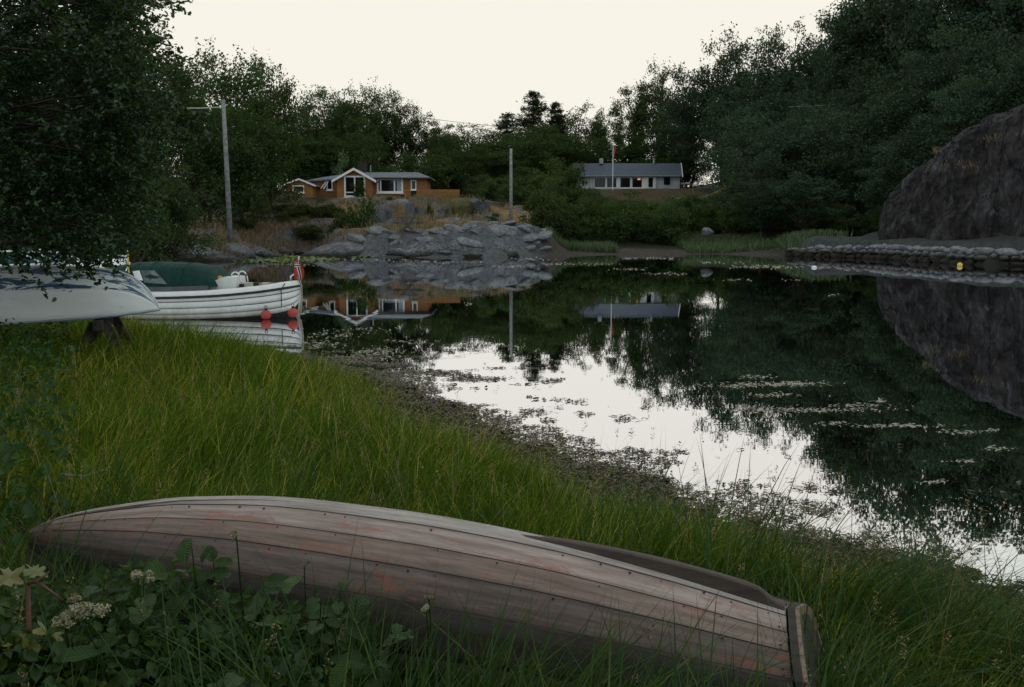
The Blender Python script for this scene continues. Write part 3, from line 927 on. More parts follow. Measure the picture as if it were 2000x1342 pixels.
# left wing roof falls away to the left
xa2, xb2 = ox(603), mx - 0.3
za, zb = oz(350), oz(334)
top = [(xa2, HY + 0.3, za - 0.12), (xb2, HY + 0.3, oz(347)), (xb2, yr1, oz(347)), (xa2, yr1, za - 0.12), (xa2 + 1.4, ym, za + 0.35), (xb2, ym, zb)]
vs = top + [(x, y, z - th) for x, y, z in top[:4]]
pb(MB().add(vs, [(0, 1, 5, 4), (1, 2, 5), (2, 3, 4, 5), (0, 4, 3), (6, 9, 8, 7), (0, 6, 7, 1), (1, 7, 8, 2), (2, 8, 9, 3), (3, 9, 6, 0)]), 'roof', 'roof_felt', house)
chm = MB().box((mx + 0.15, HY + 3.2, oz(326)), (0.95, 0.8, 1.6))
co = pb(chm, 'chimney', 'chimney', house)
cp = MB().lathe((mx + 0.15, HY + 3.2, oz(318)), [(0.32, 0), (0.42, 0.12), (0.2, 0.3), (0.04, 0.36)], 10).build('chimney_cap', M['metal_grey']); cp.parent = co
pb(MB().tube([(mx + 1.0, HY + 3.5, oz(332)), (mx + 1.0, HY + 3.5, oz(319))], 0.07, 8), 'vent_pipe', 'metal_grey', house)
window(house, ox(682), ox(722), oz(386), oz(345), gy0 - 0.01, (ox(702),), (oz(377),), 0.17)
window(house, ox(740), ox(790.5), oz(377), oz(348), HY - 0.01, (ox(745.5) + 0.1, ox(774)), (), 0.19)
cu = MB()
for k in range(5):
    cu.box((ox(779.5) + k * 0.09, HY - 0.036, oz(362.5)), (0.07, 0.012, oz(351) - oz(374)))
pb(cu, 'curtain', 'curtain', house)
window(house, ox(805.5), ox(816), oz(371), oz(351.5), HY - 0.012, (), (), 0.1)
pb(MB().box((ox(811), HY - 0.02, oz(380)), (0.62, 0.06, oz(371.5) - oz(389))), 'door', 'dark', house)
window(house, ox(641), ox(652.5), oz(371), oz(351), HY + 0.79, (), (), 0.11)
for a, b in ((634, 641), (640, 645)):
    pb(MB().bar((ox(a) - 0.25, HY + 0.5, oz(369)), (ox(b), HY + 0.5, oz(354)), 0.06, 0.10), 'ladder_rail', 'white_paint', house)
pb(MB().box(((x_gr + x_r) / 2, HY + 0.1, zw - 0.25), (x_r - x_gr, 0.5, 0.6)), 'foundation', 'stone_base', house)
pb(MB().box(((x_gr + x_r) / 2 + 0.2, HY - 0.53, ze - 0.11), (x_r - x_gr + 0.6, 0.12, 0.12)), 'gutter', 'dark', house)

# --- small shed
shed = empty('garden_shed', (ox(591), 106, hz), 0, 'small orange board shed with one white framed window beside the cottage', 'shed')
SY = 106.0


def sx(px): return (px - CX) / F_PX * SY * 1.003
def sz(py): return W(1000, py, SY).z


a, b = sx(566), sx(617)
pb(MB().prism([(a, SY, sz(394)), (b, SY, sz(394)), (b, SY, sz(364)), (sx(591), SY, sz(352)), (a, SY, sz(362))], (0, 2.6, 0)), 'wall', 'clad_shed', shed)
for xe, zee in ((sx(560.5), sz(363)), (sx(623), sz(364.5))):
    pb(MB().prism([(sx(591), SY - 0.3, sz(349.5)), (xe, SY - 0.3, zee + 0.1), (xe, SY - 0.3, zee), (sx(591), SY - 0.3, sz(351.5))], (0, 3.2, 0)), 'roof', 'roof_felt', shed)
    pb(MB().prism([(sx(591), SY - 0.345, sz(348.6)), (xe, SY - 0.345, zee + 0.14), (xe, SY - 0.345, zee - 0.03), (sx(591), SY - 0.345, sz(351.8))], (0, 0.04, 0)), 'barge_board', 'white_paint', shed)
window(shed, sx(577.5), sx(600), sz(376.5), sz(362.5), SY - 0.01, (), (), 0.1)

# --- terrace screen right of the cottage and a crate on the step
fz0, fz1 = oz(389), oz(370.5)
screen = empty('plank_screen', (ox(858), HY - 0.4, fz0), 0, 'low orange plank terrace screen running out from the cottage', 'fence')
n_pl = 6
for k in range(n_pl):
    z0 = fz0 + (fz1 - fz0) * k / n_pl
    pb(MB().box((ox(858), HY - 0.42, z0 + (fz1 - fz0) / n_pl / 2), (ox(900) - ox(817), 0.05, (fz1 - fz0) / n_pl - 0.018)), 'plank', 'clad_orange', screen)
for px in (819, 845, 872, 898):
    pb(MB().box((ox(px), HY - 0.36, (fz0 + fz1) / 2 - 0.2), (0.09, 0.07, fz1 - fz0 + 0.4)), 'post', 'clad_orange', screen)
grill = empty('storage_box', (ox(792.5), HY - 1.0, oz(391)), 0, 'dark box with a pale lid standing at the cottage wall', 'box')
pb(MB().box((ox(792.5), HY - 1.0, oz(386)), (0.5, 0.5, oz(381) - oz(390))), 'body', 'black', grill)
pb(MB().box((ox(792.5), HY - 1.0, oz(380.3)), (0.62, 0.6, 0.09)), 'lid', 'clad_orange', grill)
pb(MB().box((ox(797.7), HY - 1.3, oz(385)), (0.07, 0.05, 0.35)), 'handle', 'white_paint', grill)

# --- white holiday house behind the bushes
WY = 158.0
def hx(px): return (px - CX) / F_PX * WY * 1.0045
def hzp(py): return W(1000, py, WY).z


white = empty('white_house', (hx(1240), WY, 8.0), 0, 'long low white house with blue grey roof among the trees', 'house')
x0, x1 = hx(1128), hx(1322.5)
pb(MB().box(((x0 + x1) / 2, WY + 3.2, (hzp(374) + hzp(342)) / 2), (x1 - x0, 6.0, hzp(342) - hzp(374))), 'wall', 'clad_white', white)
e0, r0, r1x, e1x = hx(1118), hzp(316.5), hx(1330), hx(1322.5)
ye, yrd = WY - 0.5, WY + 3.2
# roof with a ridge that overshoots on the right
rv = [(e0, ye, hzp(343)), (e1x + 0.25, ye, hzp(343)), (r1x, yrd, r0), (e0, yrd, r0), (r1x - 0.1, yrd + 3.6, hzp(343)), (e0, yrd + 3.6, hzp(343))]
rv += [(x, y, z - 0.2) for x, y, z in rv]
ra = pb(MB().add(rv, [(0, 1, 2, 3), (3, 2, 4, 5), (6, 9, 8, 7), (9, 11, 10, 8), (0, 6, 7, 1), (1, 7, 8, 2), (2, 8, 10, 4), (0, 3, 9, 6), (3, 5, 11, 9), (4, 10, 11, 5)]), 'roof', 'roof_slate', white)
pb(MB().prism([(e1x + 0.26, ye - 0.03, hzp(343.5) + 0.05), (r1x + 0.01, yrd, r0 + 0.08), (r1x + 0.01, yrd, r0 - 0.32), (e1x + 0.26, ye - 0.03, hzp(343.5) - 0.28)], (0.12, 0, 0)), 'barge_board', 'white_paint', white)
pb(MB().box(((e0 + e1x) / 2, ye - 0.07, hzp(343.5) - 0.05), (e1x - e0, 0.12, 0.12)), 'gutter', 'metal_grey', white)
gs = [(1158, 1180), (1182.5, 1201), (1208, 1227.5), (1231, 1250), (1262, 1271.5)]
zt, zb_ = hzp(346), hzp(367.5)
for k, (a, b) in enumerate(gs):
    window(white, hx(a) - 0.08, hx(b) + 0.08, zb_, zt, WY + 0.19, (), (), 0.12, sill=(k < 4))
for a, b in ((1180, 1182.5), (1201, 1208), (1227.5, 1231), (1250, 1262), (1271.5, 1277)):
    pb(MB().box(((hx(a) + hx(b)) / 2, WY + 0.05, (zt + hzp(368.5)) / 2 + 0.0), (hx(b) - hx(a) - 0.18, 0.2, zt - hzp(368.5))), 'pillar', 'white_paint', white)
window(white, hx(1292), hx(1304), hzp(361), hzp(346), WY + 0.19, (), (), 0.08, sill=False, frame='dark')
dk = MB().box(((hx(1092) + hx(1205)) / 2, WY - 2.6, (hzp(379) + hzp(368.5)) / 2), (hx(1205) - hx(1092), 0.12, hzp(368.5) - hzp(379)))
pb(dk, 'deck_railing', 'deck_white', white)
pb(MB().box(((hx(1092) + hx(1205)) / 2, WY - 1.2, hzp(371)), (hx(1205) - hx(1092) - 0.2, 2.7, 0.12)), 'deck', 'pole_wood', white)
c1 = pb(MB().box((hx(1174), yrd - 0.4, r0 + 0.25), (0.62, 0.6, 0.7)), 'chimney', 'metal_grey', white)
MB().box((hx(1174), yrd - 0.4, r0 + 0.66), (0.5, 0.7, 0.08)).build('chimney_cap', M['white_paint']).parent = c1
c2 = pb(MB().tube([(hx(1277), yrd - 0.2, r0 - 0.1), (hx(1277), yrd - 0.2, r0 + 0.62)], 0.17, 10), 'chimney', 'metal_grey', white)
MB().lathe((hx(1277), yrd - 0.2, r0 + 0.62), [(0.24, 0), (0.24, 0.1), (0.02, 0.16)], 10).build('chimney_cap', M['metal_grey']).parent = c2
# the one lit lamp seen through its window
t = NT('lamp_glow')
em = t.n('ShaderNodeEmission'); em.inputs[0].default_value = (1.0, 0.42, 0.16, 1); em.inputs[1].default_value = 0.75
M['lamp_glow'] = t.done(em.outputs[0])
lampo = empty('pendant_lamp', (hx(1244), WY + 0.1, hzp(352)), 0, 'small glowing orange lamp in a window of the white house', 'lamp')
pb(MB().lathe((hx(1244), WY + 0.13, hzp(351.5)), [(0.26, 0), (0.24, 0.16), (0.1, 0.24)], 12), 'lamp_shade', 'lamp_glow', lampo)
pb(MB().tube([(hx(1244), WY + 0.13, hzp(351.5) + 0.22), (hx(1244), WY + 0.13, hzp(344))], 0.015, 6), 'cord', 'dark', lampo)

# flagpole with a furled pennant
fpx = hx(1193.5) * (WY - 4) / WY
flagpole = empty('flagpole', (fpx, WY - 4, 7.0), 0, 'thin white flagpole with a small drooping pennant by the white house', 'flagpole')
pb(MB().tube([(fpx, WY - 4, 6.5), (fpx, WY - 4, W(1193, 276, WY - 4).z)], [0.09, 0.05], 8), 'pole', 'white_paint', flagpole)
pb(MB().lathe((fpx, WY - 4, W(1193, 276, WY - 4).z), [(0.05, 0), (0.1, 0.08), (0.02, 0.18)], 8), 'finial', 'white_paint', flagpole)
M['pennant_red'] = mat_plain('pennant_red', (0.42, 0.06, 0.06), 0.8, 0.2, 0.15)
pz = W(1193, 283, WY - 4).z
pn = MB().add([(fpx + 0.06, WY - 4, pz), (fpx + 0.42, WY - 4.1, pz - 0.3), (fpx + 0.36, WY - 3.95, pz - 0.9), (fpx + 0.12, WY - 4, pz - 2.2), (fpx + 0.06, WY - 4, pz - 1.0)], [(0, 1, 2, 4), (4, 2, 3)])
pb(pn, 'pennant', 'pennant_red', flagpole)


def garden_chair(px, py, Y, rz, label):
    p = W(px, py, Y)
    z = tz(p.x, Y)
    o = empty('garden_chair', (p.x, Y, p.z), rz, label, 'chair', 'garden chairs beside the white house')
    MB().box((0, 0, 0.40), (0.62, 0.58, 0.06)).build('seat', M['white_paint'], o)
    MB().box((-0.45, 0, 0.72), (0.07, 0.58, 0.8), 0, 0, -0.55).build('backrest', M['white_paint'], o)
    MB().box((0.5, 0, 0.36), (0.5, 0.5, 0.05)).build('footrest', M['white_paint'], o)
    for a in (-1, 1):
        for b in (-1, 1):
            MB().bar((a * 0.27, b * 0.25, 0.38), (a * 0.34, b * 0.27, -0.6), 0.05).build('leg', M['pole_wood'], o)
        MB().box((0, a * 0.3, 0.58), (0.6, 0.06, 0.04)).build('armrest', M['white_paint'], o)
    return o


garden_chair(1342, 364, 157, 2.9, 'pale reclining garden chair nearest the white house gable')
garden_chair(1359, 364, 157.5, 2.7, 'pale reclining garden chair farther from the white house, under the trees')

# --- utility poles and wires
def pole(px, py0, py1, Y, lean, rad, label, xtop=None):
    a, b = W(px, py1, Y), W(xtop if xtop else px, py0, Y)
    z0 = min(a.z, tz(a.x, Y)) - 0.4
    o = empty('utility_pole', (a.x, Y, a.z), 0, label, 'pole')
    pb(MB().tube([(a.x, Y, z0), (a.x * 0.5 + b.x * 0.5, Y, (a.z + b.z) / 2), (b.x, Y, b.z)], [rad * 1.15, rad, rad * 0.82], 10), 'post', 'pole_wood', o, True)
    return o, b


p1, p1t = pole(450, 195, 462, 65.0, 0, 0.15, 'tall grey wooden utility pole on the rock ledge before dark trees', 436)
pb(MB().lathe((p1t.x - 0.17, 64.95, p1t.z - 0.45), [(0.05, -0.1), (0.08, 0.0), (0.05, 0.1)], 8), 'insulator', 'white_paint', p1)
pb(MB().box((p1t.x - 0.08, 64.95, p1t.z - 0.45), (0.18, 0.05, 0.05)), 'bracket', 'dark', p1)
p2, p2t = pole(998, 290, 447, 76.5, 0, 0.13, 'shorter grey utility pole standing on the point between the two houses')
M['wire'] = mat_plain('wire', (0.45, 0.43, 0.38), 0.5, 0.4, 0.1)


def wire(a, b, sag, r, label, mat='wire'):
    pts = []
    for k in range(25):
        u_ = k / 24
        p = Vector(a).lerp(Vector(b), u_)
        p.z -= sag * 4 * u_ * (1 - u_)
        pts.append(p)
    mb = MB().tube(pts, r, 5)
    return mb.build('overhead_wire', M[mat], label=label, cat='wire')


wire((p1t.x - 0.2, 65, p1t.z - 0.45), (-24, 44, p1t.z + 0.3), 1.1, 0.034, 'pale slack wire from the tall pole into the near tree')
wire((-20, 150, 19.2), (14, 176, 18.6), 0.6, 0.03, 'thin dark wire crossing the low gap in the far treeline', 'dark')
wire((30, 110, 15.0), (60, 86, 18), 1.2, 0.02, 'thin wire strung across the right hillside trees', 'metal_grey')

# --- picnic table on the rocks
PY = next(q for q in np.arange(68, 82, 0.25) if tz((797 - CX) / F_PX * q, q) > 1.35) + 0.4     # on the shoulder of the rock
pp = W(797, 468, PY)
pz0 = max(tz(pp.x + a_, PY + b_) for a_ in (-.6, 0, .6) for b_ in (-.4, .4)) + 0.15
M['grey_plank'] = mat_plain('grey_plank', (0.085, 0.080, 0.062), 0.85, 0.2, 0.25, 7, 0.3)
pic = empty('picnic_table', (pp.x, PY, pz0), 0.15, 'weathered picnic table with attached benches on the shore rocks', 'table')
for k in range(4):
    MB().box((0, -0.36 + k * 0.24, 0.74), (1.3, 0.22, 0.08)).build('table_board', M['grey_plank'], pic)
# seen end on: benches left and right
for s in (-1, 1):
    MB().box((s * 0.86, 0, 0.42), (0.46, 1.2, 0.08)).build('bench_board', M['grey_plank'], pic)
    for yy in (-0.42, 0.42):
        MB().bar((s * 0.42, yy, 0.70), (-s * 0.5, yy + 0.03 * s, -0.35), 0.075, 0.10).build('leg', M['grey_plank'], pic)
for yy in (-0.47, 0.47):
    MB().box((0, yy, 0.375), (2.0, 0.05, 0.09)).build('bench_bearer', M['grey_plank'], pic)

# --- buoys
def buoy(name, c, r, mat, label, cat='buoy', group=None, eye=True, eyemat='black', squash=0.93):
    o = empty(name, c, 0, label, cat, group)
    MB().lathe((0, 0, 0), [(r * math.sin(a_) + 1e-4, -r * squash * math.cos(a_)) for a_ in np.linspace(0.02, math.pi - 0.02, 13)], 18).build('float', M[mat], o, True)
    if eye:
        MB().lathe((0, 0, r * squash * 0.92), [(r * 0.28, 0), (r * 0.24, r * 0.35), (r * 0.1, r * 0.45)], 10).build('neck', M[eyemat], o, True)
        ring = [(r * 0.26 * math.cos(a_), 0, r * 1.5 + r * 0.26 * math.sin(a_)) for a_ in np.linspace(0, 6.283, 13)]
        MB().tube(ring, r * 0.07, 6, False).build('eye_ring', M[eyemat], o, True)
    return o


M['buoy_red'] = mat_plain('buoy_red', (0.42, 0.055, 0.040), 0.45, 0.4, 0.12, 5)
M['buoy_orange'] = mat_plain('buoy_orange', (0.62, 0.24, 0.06), 0.45, 0.4, 0.12, 5)
M['buoy_yellow'] = mat_plain('buoy_yellow', (0.66, 0.46, 0.08), 0.45, 0.4, 0.1, 5)
c = WZ(1874.5, 520, 0)
buoy('mooring_buoy', (c.x, c.y, 0.07), 0.135, 'buoy_yellow', 'small yellow mooring buoy floating in front of the stone quay', eye=False)
c = WZ(539, 617, 0)
buoy('fender_buoy', (c.x, 21.35, 0.10), 0.112, 'buoy_red', 'red fender buoy on the water, black eye on top, left of its pair', group='red fender buoys by the moored boat')
buoy('fender_buoy', (W(569, 605, 21.35).x, 21.5, 0.13), 0.112, 'buoy_red', 'red fender buoy hanging on a line right under the pointed stern', group='red fender buoys by the moored boat')
c = WZ(1590, 523, 0)
MBf = MB().lathe((c.x, c.y, 0.02), [(0.02, -0.05), (0.12, -0.02), (0.14, 0.03), (0.08, 0.07), (0.01, 0.08)], 10)
MBf.build('net_float', M['white_paint'], smooth=True, label='tiny white float on the water in front of the quay', cat='float')

# ------------------------------------------------------------------ boats
def csmooth(xs, ys, q):
    """smooth interpolation (monotone cubic)"""
    xs = np.asarray(xs, float); ys = np.asarray(ys, float)
    h = np.diff(xs); d = np.diff(ys) / h
    m = np.zeros(len(xs))
    m[0], m[-1] = d[0], d[-1]
    for i in range(1, len(xs) - 1):
        m[i] = 0 if d[i - 1] * d[i] <= 0 else 2 * d[i - 1] * d[i] / (d[i - 1] + d[i])
    q = np.asarray(q, float)
    i = np.clip(np.searchsorted(xs, q) - 1, 0, len(h) - 1)
    t = (q - xs[i]) / h[i]
    t2, t3 = t * t, t ** 3
    return (2 * t3 - 3 * t2 + 1) * ys[i] + (t3 - 2 * t2 + t) * h[i] * m[i] + (-2 * t3 + 3 * t2) * ys[i + 1] + (t3 - t2) * h[i] * m[i + 1]


class Hull:
    def __init__(s, S, kz, sz, bm, sect, rake=None):
        s.S, s.kz, s.sz, s.bm, s.sect = S, kz, sz, bm, sect
        s.rake = np.zeros(len(S)) if rake is None else rake

    def line(s, bf, df, side):
        z = s.kz + (s.sz - s.kz) * df
        return np.stack([s.S + s.rake * df, side * s.bm * bf, z], -1)

    def at(s, q, side):
        """section coordinate q in 0..n-1"""
        k = np.arange(len(s.sect))
        return s.line(np.interp(q, k, [a for a, b in s.sect]), np.interp(q, k, [b for a, b in s.sect]), side)

    def strip(s, q0, q1, side, off0, off1, thick=0.014, nq=3):
        """board between section coordinates q0..q1, edges lifted outward by off0 / off1"""
        up = 1.0 if s.kz.mean() > s.sz.mean() else -1.0
        qs_ = np.linspace(q0, q1, nq)
        rows = [s.at(q, side) for q in qs_]
        out_rows = []
        for i, r in enumerate(rows):
            a = rows[max(i - 1, 0)]; b = rows[min(i + 1, nq - 1)]
            d = b - a
            n = np.stack([np.zeros(len(r)), -d[:, 2], d[:, 1]], -1) * side * up
            ln = np.linalg.norm(n, axis=1, keepdims=True)
            n = n / np.maximum(ln, 1e-9)
            out_rows.append(r + n * (off0 + (off1 - off0) * i / (nq - 1)))
        nS = len(s.S)
        inner = []
        for i, r in enumerate(rows):
            inner.append(out_rows[i] - (out_rows[i] - r) - np.array((0, side * thick * 0.7, up * thick * 0.7)))
        V = np.concatenate(out_rows + inner)
        F = []
        N = nS
        for i in range(nq - 1):
            for j in range(nS - 1):
                F.append((i * N + j, i * N + j + 1, (i + 1) * N + j + 1, (i + 1) * N + j))
                o = nq * N
                F.append((o + i * N + j, o + (i + 1) * N + j, o + (i + 1) * N + j + 1, o + i * N + j + 1))
        o = nq * N
        for j in range(nS - 1):
            F.append((j, o + j, o + j + 1, j + 1))
            e = (nq - 1) * N
            F.append((e + j, e + j + 1, o + e + j + 1, o + e + j))
        for i in range(nq - 1):
            F.append((i * N, (i + 1) * N, o + (i + 1) * N, o + i * N))
            e = N - 1
            F.append((i * N + e, o + i * N + e, o + (i + 1) * N + e, (i + 1) * N + e))
        uu = np.tile(s.S, 2 * nq)
        vv_ = np.concatenate([np.full(nS, (q0 + (q1 - q0) * i / (nq - 1)) * 0.16) for i in range(nq)] * 2)
        return V, np.array(F), np.stack([uu, vv_], -1)


def hull_part(name, data, mat, parent, smooth=True, label=None):
    V, F, uv = data
    me = mesh_np(name, V, F, False, uv=uv)
    o = link(name, me, mat, parent, label=label)
    import bmesh
    bm = bmesh.new(); bm.from_mesh(me); bmesh.ops.recalc_face_normals(bm, faces=bm.faces); bm.to_mesh(me); bm.free()
    return o


# --- old wooden rowing boat, keel up in the grass
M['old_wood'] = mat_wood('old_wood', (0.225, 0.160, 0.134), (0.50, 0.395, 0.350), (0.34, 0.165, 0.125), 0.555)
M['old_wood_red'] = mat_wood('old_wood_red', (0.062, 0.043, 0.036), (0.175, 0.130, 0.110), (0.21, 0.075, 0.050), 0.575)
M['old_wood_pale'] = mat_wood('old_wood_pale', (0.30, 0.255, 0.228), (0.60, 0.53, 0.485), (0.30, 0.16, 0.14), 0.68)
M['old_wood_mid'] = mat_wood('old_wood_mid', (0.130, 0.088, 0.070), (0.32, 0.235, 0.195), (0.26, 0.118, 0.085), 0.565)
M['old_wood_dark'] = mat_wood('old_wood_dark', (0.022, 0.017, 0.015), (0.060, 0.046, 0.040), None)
BO = (0.855, 3.005)
BRZ = R(162.8)
S = np.concatenate([np.linspace(0, 2.6, 30), np.linspace(2.63, 2.95, 12)])
kz = csmooth([0, 0.4, 0.82, 1.3, 1.75, 2.2, 2.5, 2.8, 2.95], [0.742, 0.826, 0.894, 0.936, 0.948, 0.917, 0.866, 0.795, 0.735], S)
sz_ = csmooth([0, 1.0, 2.0, 2.7, 2.95], [0.455, 0.425, 0.43, 0.52, 0.62], S)
bm_ = csmooth([0, 0.5, 1.1, 1.6, 2.1, 2.45, 2.72, 2.88, 2.95], [0.41, 0.455, 0.475, 0.44, 0.33, 0.215, 0.11, 0.04, 0.012], S)
SEC = [(0.0, 0.0), (0.14, 0.045), (0.37, 0.120), (0.61, 0.205), (0.87, 0.345), (0.985, 0.60), (0.97, 1.0)]
hull = Hull(S, kz, sz_, bm_, SEC, -0.10 * np.exp(-S / 0.25))
rowboat = empty('rowing_boat', (BO[0], BO[1], 0.0), BRZ, 'weathered wooden rowing boat lying keel up in the foreground grass', 'boat')
rowboat.rotation_euler = (R(4.0), 0, BRZ)
wm = ['old_wood_pale', 'old_wood', 'old_wood_mid', 'old_wood_red', 'old_wood_dark', 'old_wood_dark']  # lower strakes darker: part of their shade is put into the wood colour
lb = ['pale grey garboard plank', None, None, None, None, None]
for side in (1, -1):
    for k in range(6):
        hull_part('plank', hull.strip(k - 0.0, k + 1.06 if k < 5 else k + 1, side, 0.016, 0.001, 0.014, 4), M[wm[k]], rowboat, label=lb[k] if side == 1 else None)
# lap battens, keel rail, skeg, transom, gunwale
kl = hull.line(0, 0, 1)
kd = MB()
for i in range(len(S) - 1):
    a, b = kl[i], kl[i + 1]
    kd.add([(a[0], -0.022, a[2] - 0.01), (a[0], 0.022, a[2] - 0.01), (a[0], 0.020, a[2] + 0.006), (a[0], -0.020, a[2] + 0.006), (b[0], -0.022, b[2] - 0.01), (b[0], 0.022, b[2] - 0.01), (b[0], 0.020, b[2] + 0.006), (b[0], -0.020, b[2] + 0.006)],
           [(0, 4, 5, 1), (1, 5, 6, 2), (2, 6, 7, 3), (3, 7, 4, 0)])


def uv_from_x(o, v=0.3):
    me = o.data
    l = me.uv_layers.new(name='UVMap')
    idx = np.zeros(len(me.loops), np.int32); me.loops.foreach_get('vertex_index', idx)
    co = np.zeros(len(me.vertices) * 3, np.float32); me.vertices.foreach_get('co', co); co = co.reshape(-1, 3)
    l.data.foreach_set('uv', np.stack([co[idx, 0], co[idx, 1] + co[idx, 2] * 0.9], -1).astype(np.float32).ravel())
    return o


uv_from_x(kd.build('keel', M['old_wood_mid'], rowboat))
sk_s = np.linspace(0.0, 1.0, 26)
zk = np.interp(sk_s, S, kz)
hgt = np.interp(sk_s, [0.0, 0.03, 0.06, 0.09, 0.20, 0.42, 0.68, 0.82, 1.0], [0.002, 0.006, 0.019, 0.036, 0.035, 0.027, 0.009, -0.004, -0.013])
sk = MB()
for i in range(len(sk_s) - 1):
    vs = []
    for j in (i, i + 1):
        x, z, h_ = sk_s[j], zk[j], hgt[j] + 0.017
        vs += [(x, -0.026, z), (x, 0.026, z), (x, 0.021, z + h_ - 0.005), (x, 0.014, z + h_), (x, -0.014, z + h_), (x, -0.021, z + h_ - 0.005)]
    sk.add(vs, [(0, 6, 7, 1), (1, 7, 8, 2), (2, 8, 9, 3), (3, 9, 10, 4), (4, 10, 11, 5), (5, 11, 6, 0)] + ([(0, 1, 2, 3, 4, 5)] if i == 0 else []))
M['skeg_wood'] = mat_wood('skeg_wood', (0.055, 0.040, 0.034), (0.125, 0.098, 0.085), None)
uv_from_x(sk.build('skeg', M['skeg_wood'], rowboat))
# raked transom, standing a little proud of the plank ends
tp = []
for side, rng_ in ((1, range(6, -1, -1)), (-1, range(1, 7))):
    for k in rng_:
        bfk, dfk = SEC[k]
        tp.append((-0.10 * dfk, side * (bm_[0] * bfk + (0.012 if k > 1 else 0)), kz[0] + (sz_[0] - kz[0]) * dfk + 0.012))
tr = MB().prism([(x - 0.008 - (0.035 * (p_[2] < 0.6)), p_, z_) if False else (x - 0.006, p_, z_) for x, p_, z_ in tp], (-0.024, 0, 0))
uv_from_x(tr.build('transom', M['old_wood_dark'], rowboat))
rim = MB()
for a_, b_ in zip(tp[:-1], tp[1:]):
    rim.bar((a_[0] - 0.036, a_[1] * 0.97, a_[2] - 0.016), (b_[0] - 0.036, b_[1] * 0.97, b_[2] - 0.016), 0.014, 0.03)
uv_from_x(rim.build('transom_rim', M['old_wood_mid'], rowboat))
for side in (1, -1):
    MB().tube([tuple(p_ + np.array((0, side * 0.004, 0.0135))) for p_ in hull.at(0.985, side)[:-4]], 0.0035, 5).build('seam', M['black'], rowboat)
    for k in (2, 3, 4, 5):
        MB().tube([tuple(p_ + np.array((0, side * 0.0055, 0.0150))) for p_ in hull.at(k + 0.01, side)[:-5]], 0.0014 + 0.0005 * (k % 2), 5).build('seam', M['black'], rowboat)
for side in (1, -1):
    e = hull.line(1.0, 1.0, side)
    gn = MB().tube([(p_[0], p_[1] + side * 0.015, p_[2] + 0.02) for p_ in e[::2]], 0.022, 6)
    uv_from_x(gn.build('gunwale', M['old_wood_dark'], rowboat))
riv = MB()
for side in (1, -1):
    for k in range(1, 6):
        ln = hull.at(k + 0.10, side)
        q = np.arange(0.06, 2.6, 0.105 + 0.006 * k) + rs.uniform(-.02, .02)
        for x in q:
            j = np.clip(np.searchsorted(S, x), 1, len(S) - 1)
            w_ = (x - S[j - 1]) / (S[j] - S[j - 1])
            p_ = ln[j - 1] * (1 - w_) + ln[j] * w_
            if rs.rand() < 0.35:
                continue
            r_ = rs.uniform(0.0018, 0.0042)
            riv.lathe((p_[0] + rs.uniform(-.025, .025), p_[1] + side * 0.007 + rs.uniform(-.004, .004), p_[2] + 0.0125), [(r_ * 1.3, 0), (r_, 0.003), (0.001, 0.0035)], 6)
    for k in range(1, 5):
        for q in (0.2, 0.42, 0.64, 0.86):
            p_ = hull.at(k + q, side)[0]
            riv.lathe((p_[0] + 0.022, p_[1] + side * 0.004, p_[2] + 0.010), [(0.004, 0), (0.003, 0.003), (0.001, 0.0035)], 6)
riv.build('rivets', M['dark'], rowboat)['kind'] = 'stuff'
HULL_W = hull


def in_rowboat(x, y, pad=0.03):
    c_, s_ = math.cos(BRZ), math.sin(BRZ)
    lx = (x - BO[0]) * c_ + (y - BO[1]) * s_
    ly = -(x - BO[0]) * s_ + (y - BO[1]) * c_
    return (lx > -pad) & (lx < 2.95 + pad) & (np.abs(ly) < np.interp(lx, S, bm_) + pad)


# --- white dinghy keel up on trestles, blue bottom paint flaking
S2 = np.concatenate([np.linspace(0, 0.5, 14), np.linspace(0.56, 3.7, 26)])
kz2 = csmooth([0, 0.07, 0.16, 0.30, 0.50, 0.9, 1.5, 2.4, 3.7], [0.985, 1.13, 1.25, 1.37, 1.445, 1.49, 1.50, 1.47, 1.38], S2)
sz2 = csmooth([0, 1.0, 2.0, 3.7], [0.978, 0.925, 0.885, 0.84], S2)
bm2 = csmooth([0, 0.1, 0.3, 0.7, 1.4, 2.4, 3.7], [0.015, 0.16, 0.36, 0.56, 0.70, 0.74, 0.62], S2)
SEC2 = [(0, 0), (0.10, 0.02), (0.45, 0.12), (0.78, 0.27), (0.92, 0.42), (0.97, 0.68), (1.0, 1.0)]
h2 = Hull(S2, kz2, sz2, bm2, SEC2)
dz_o = W(311, 603, 12.0)
dinghy = empty('overturned_dinghy', (dz_o.x, 12.0, 0), math.atan2(-0.256, -0.967), 'white dinghy upside down on trestles with flaking blue bottom paint', 'boat')
t = NT('dinghy_bottom')
v = t.coord('UV', (1.0, 2.6, 1.0))
n_ = t.noise(v, 2.4, 9, 0.78, 0.9); n_f = t.noise(v, 9, 8, 0.8)
blue = t.mix(t.ramp(n_f, [(0.35, 0.0), (0.65, 1.0)]), (0.020, 0.058, 0.115), (0.050, 0.135, 0.215))
base = t.mix(t.ramp(n_f, [(0.3, 0.0), (0.7, 1.0)]), (0.62, 0.66, 0.66), (0.82, 0.84, 0.83))
c = t.mix(t.ramp(n_, [(0.485, 1.0), (0.505, 0.0)]), base, blue)
M['dinghy_bottom'] = t.done(t.pbsdf(c, 0.6, t.bump(n_, 0.15, 0.01), 0.3))
t = NT('dinghy_side')
v = t.coord('UV', (1.0, 3.0, 1.0))
n_ = t.noise(v, 2.2, 9, 0.8, 0.6); n_f = t.noise(v, 14, 8, 0.8); n_l = t.noise(v, 1.2, 4)
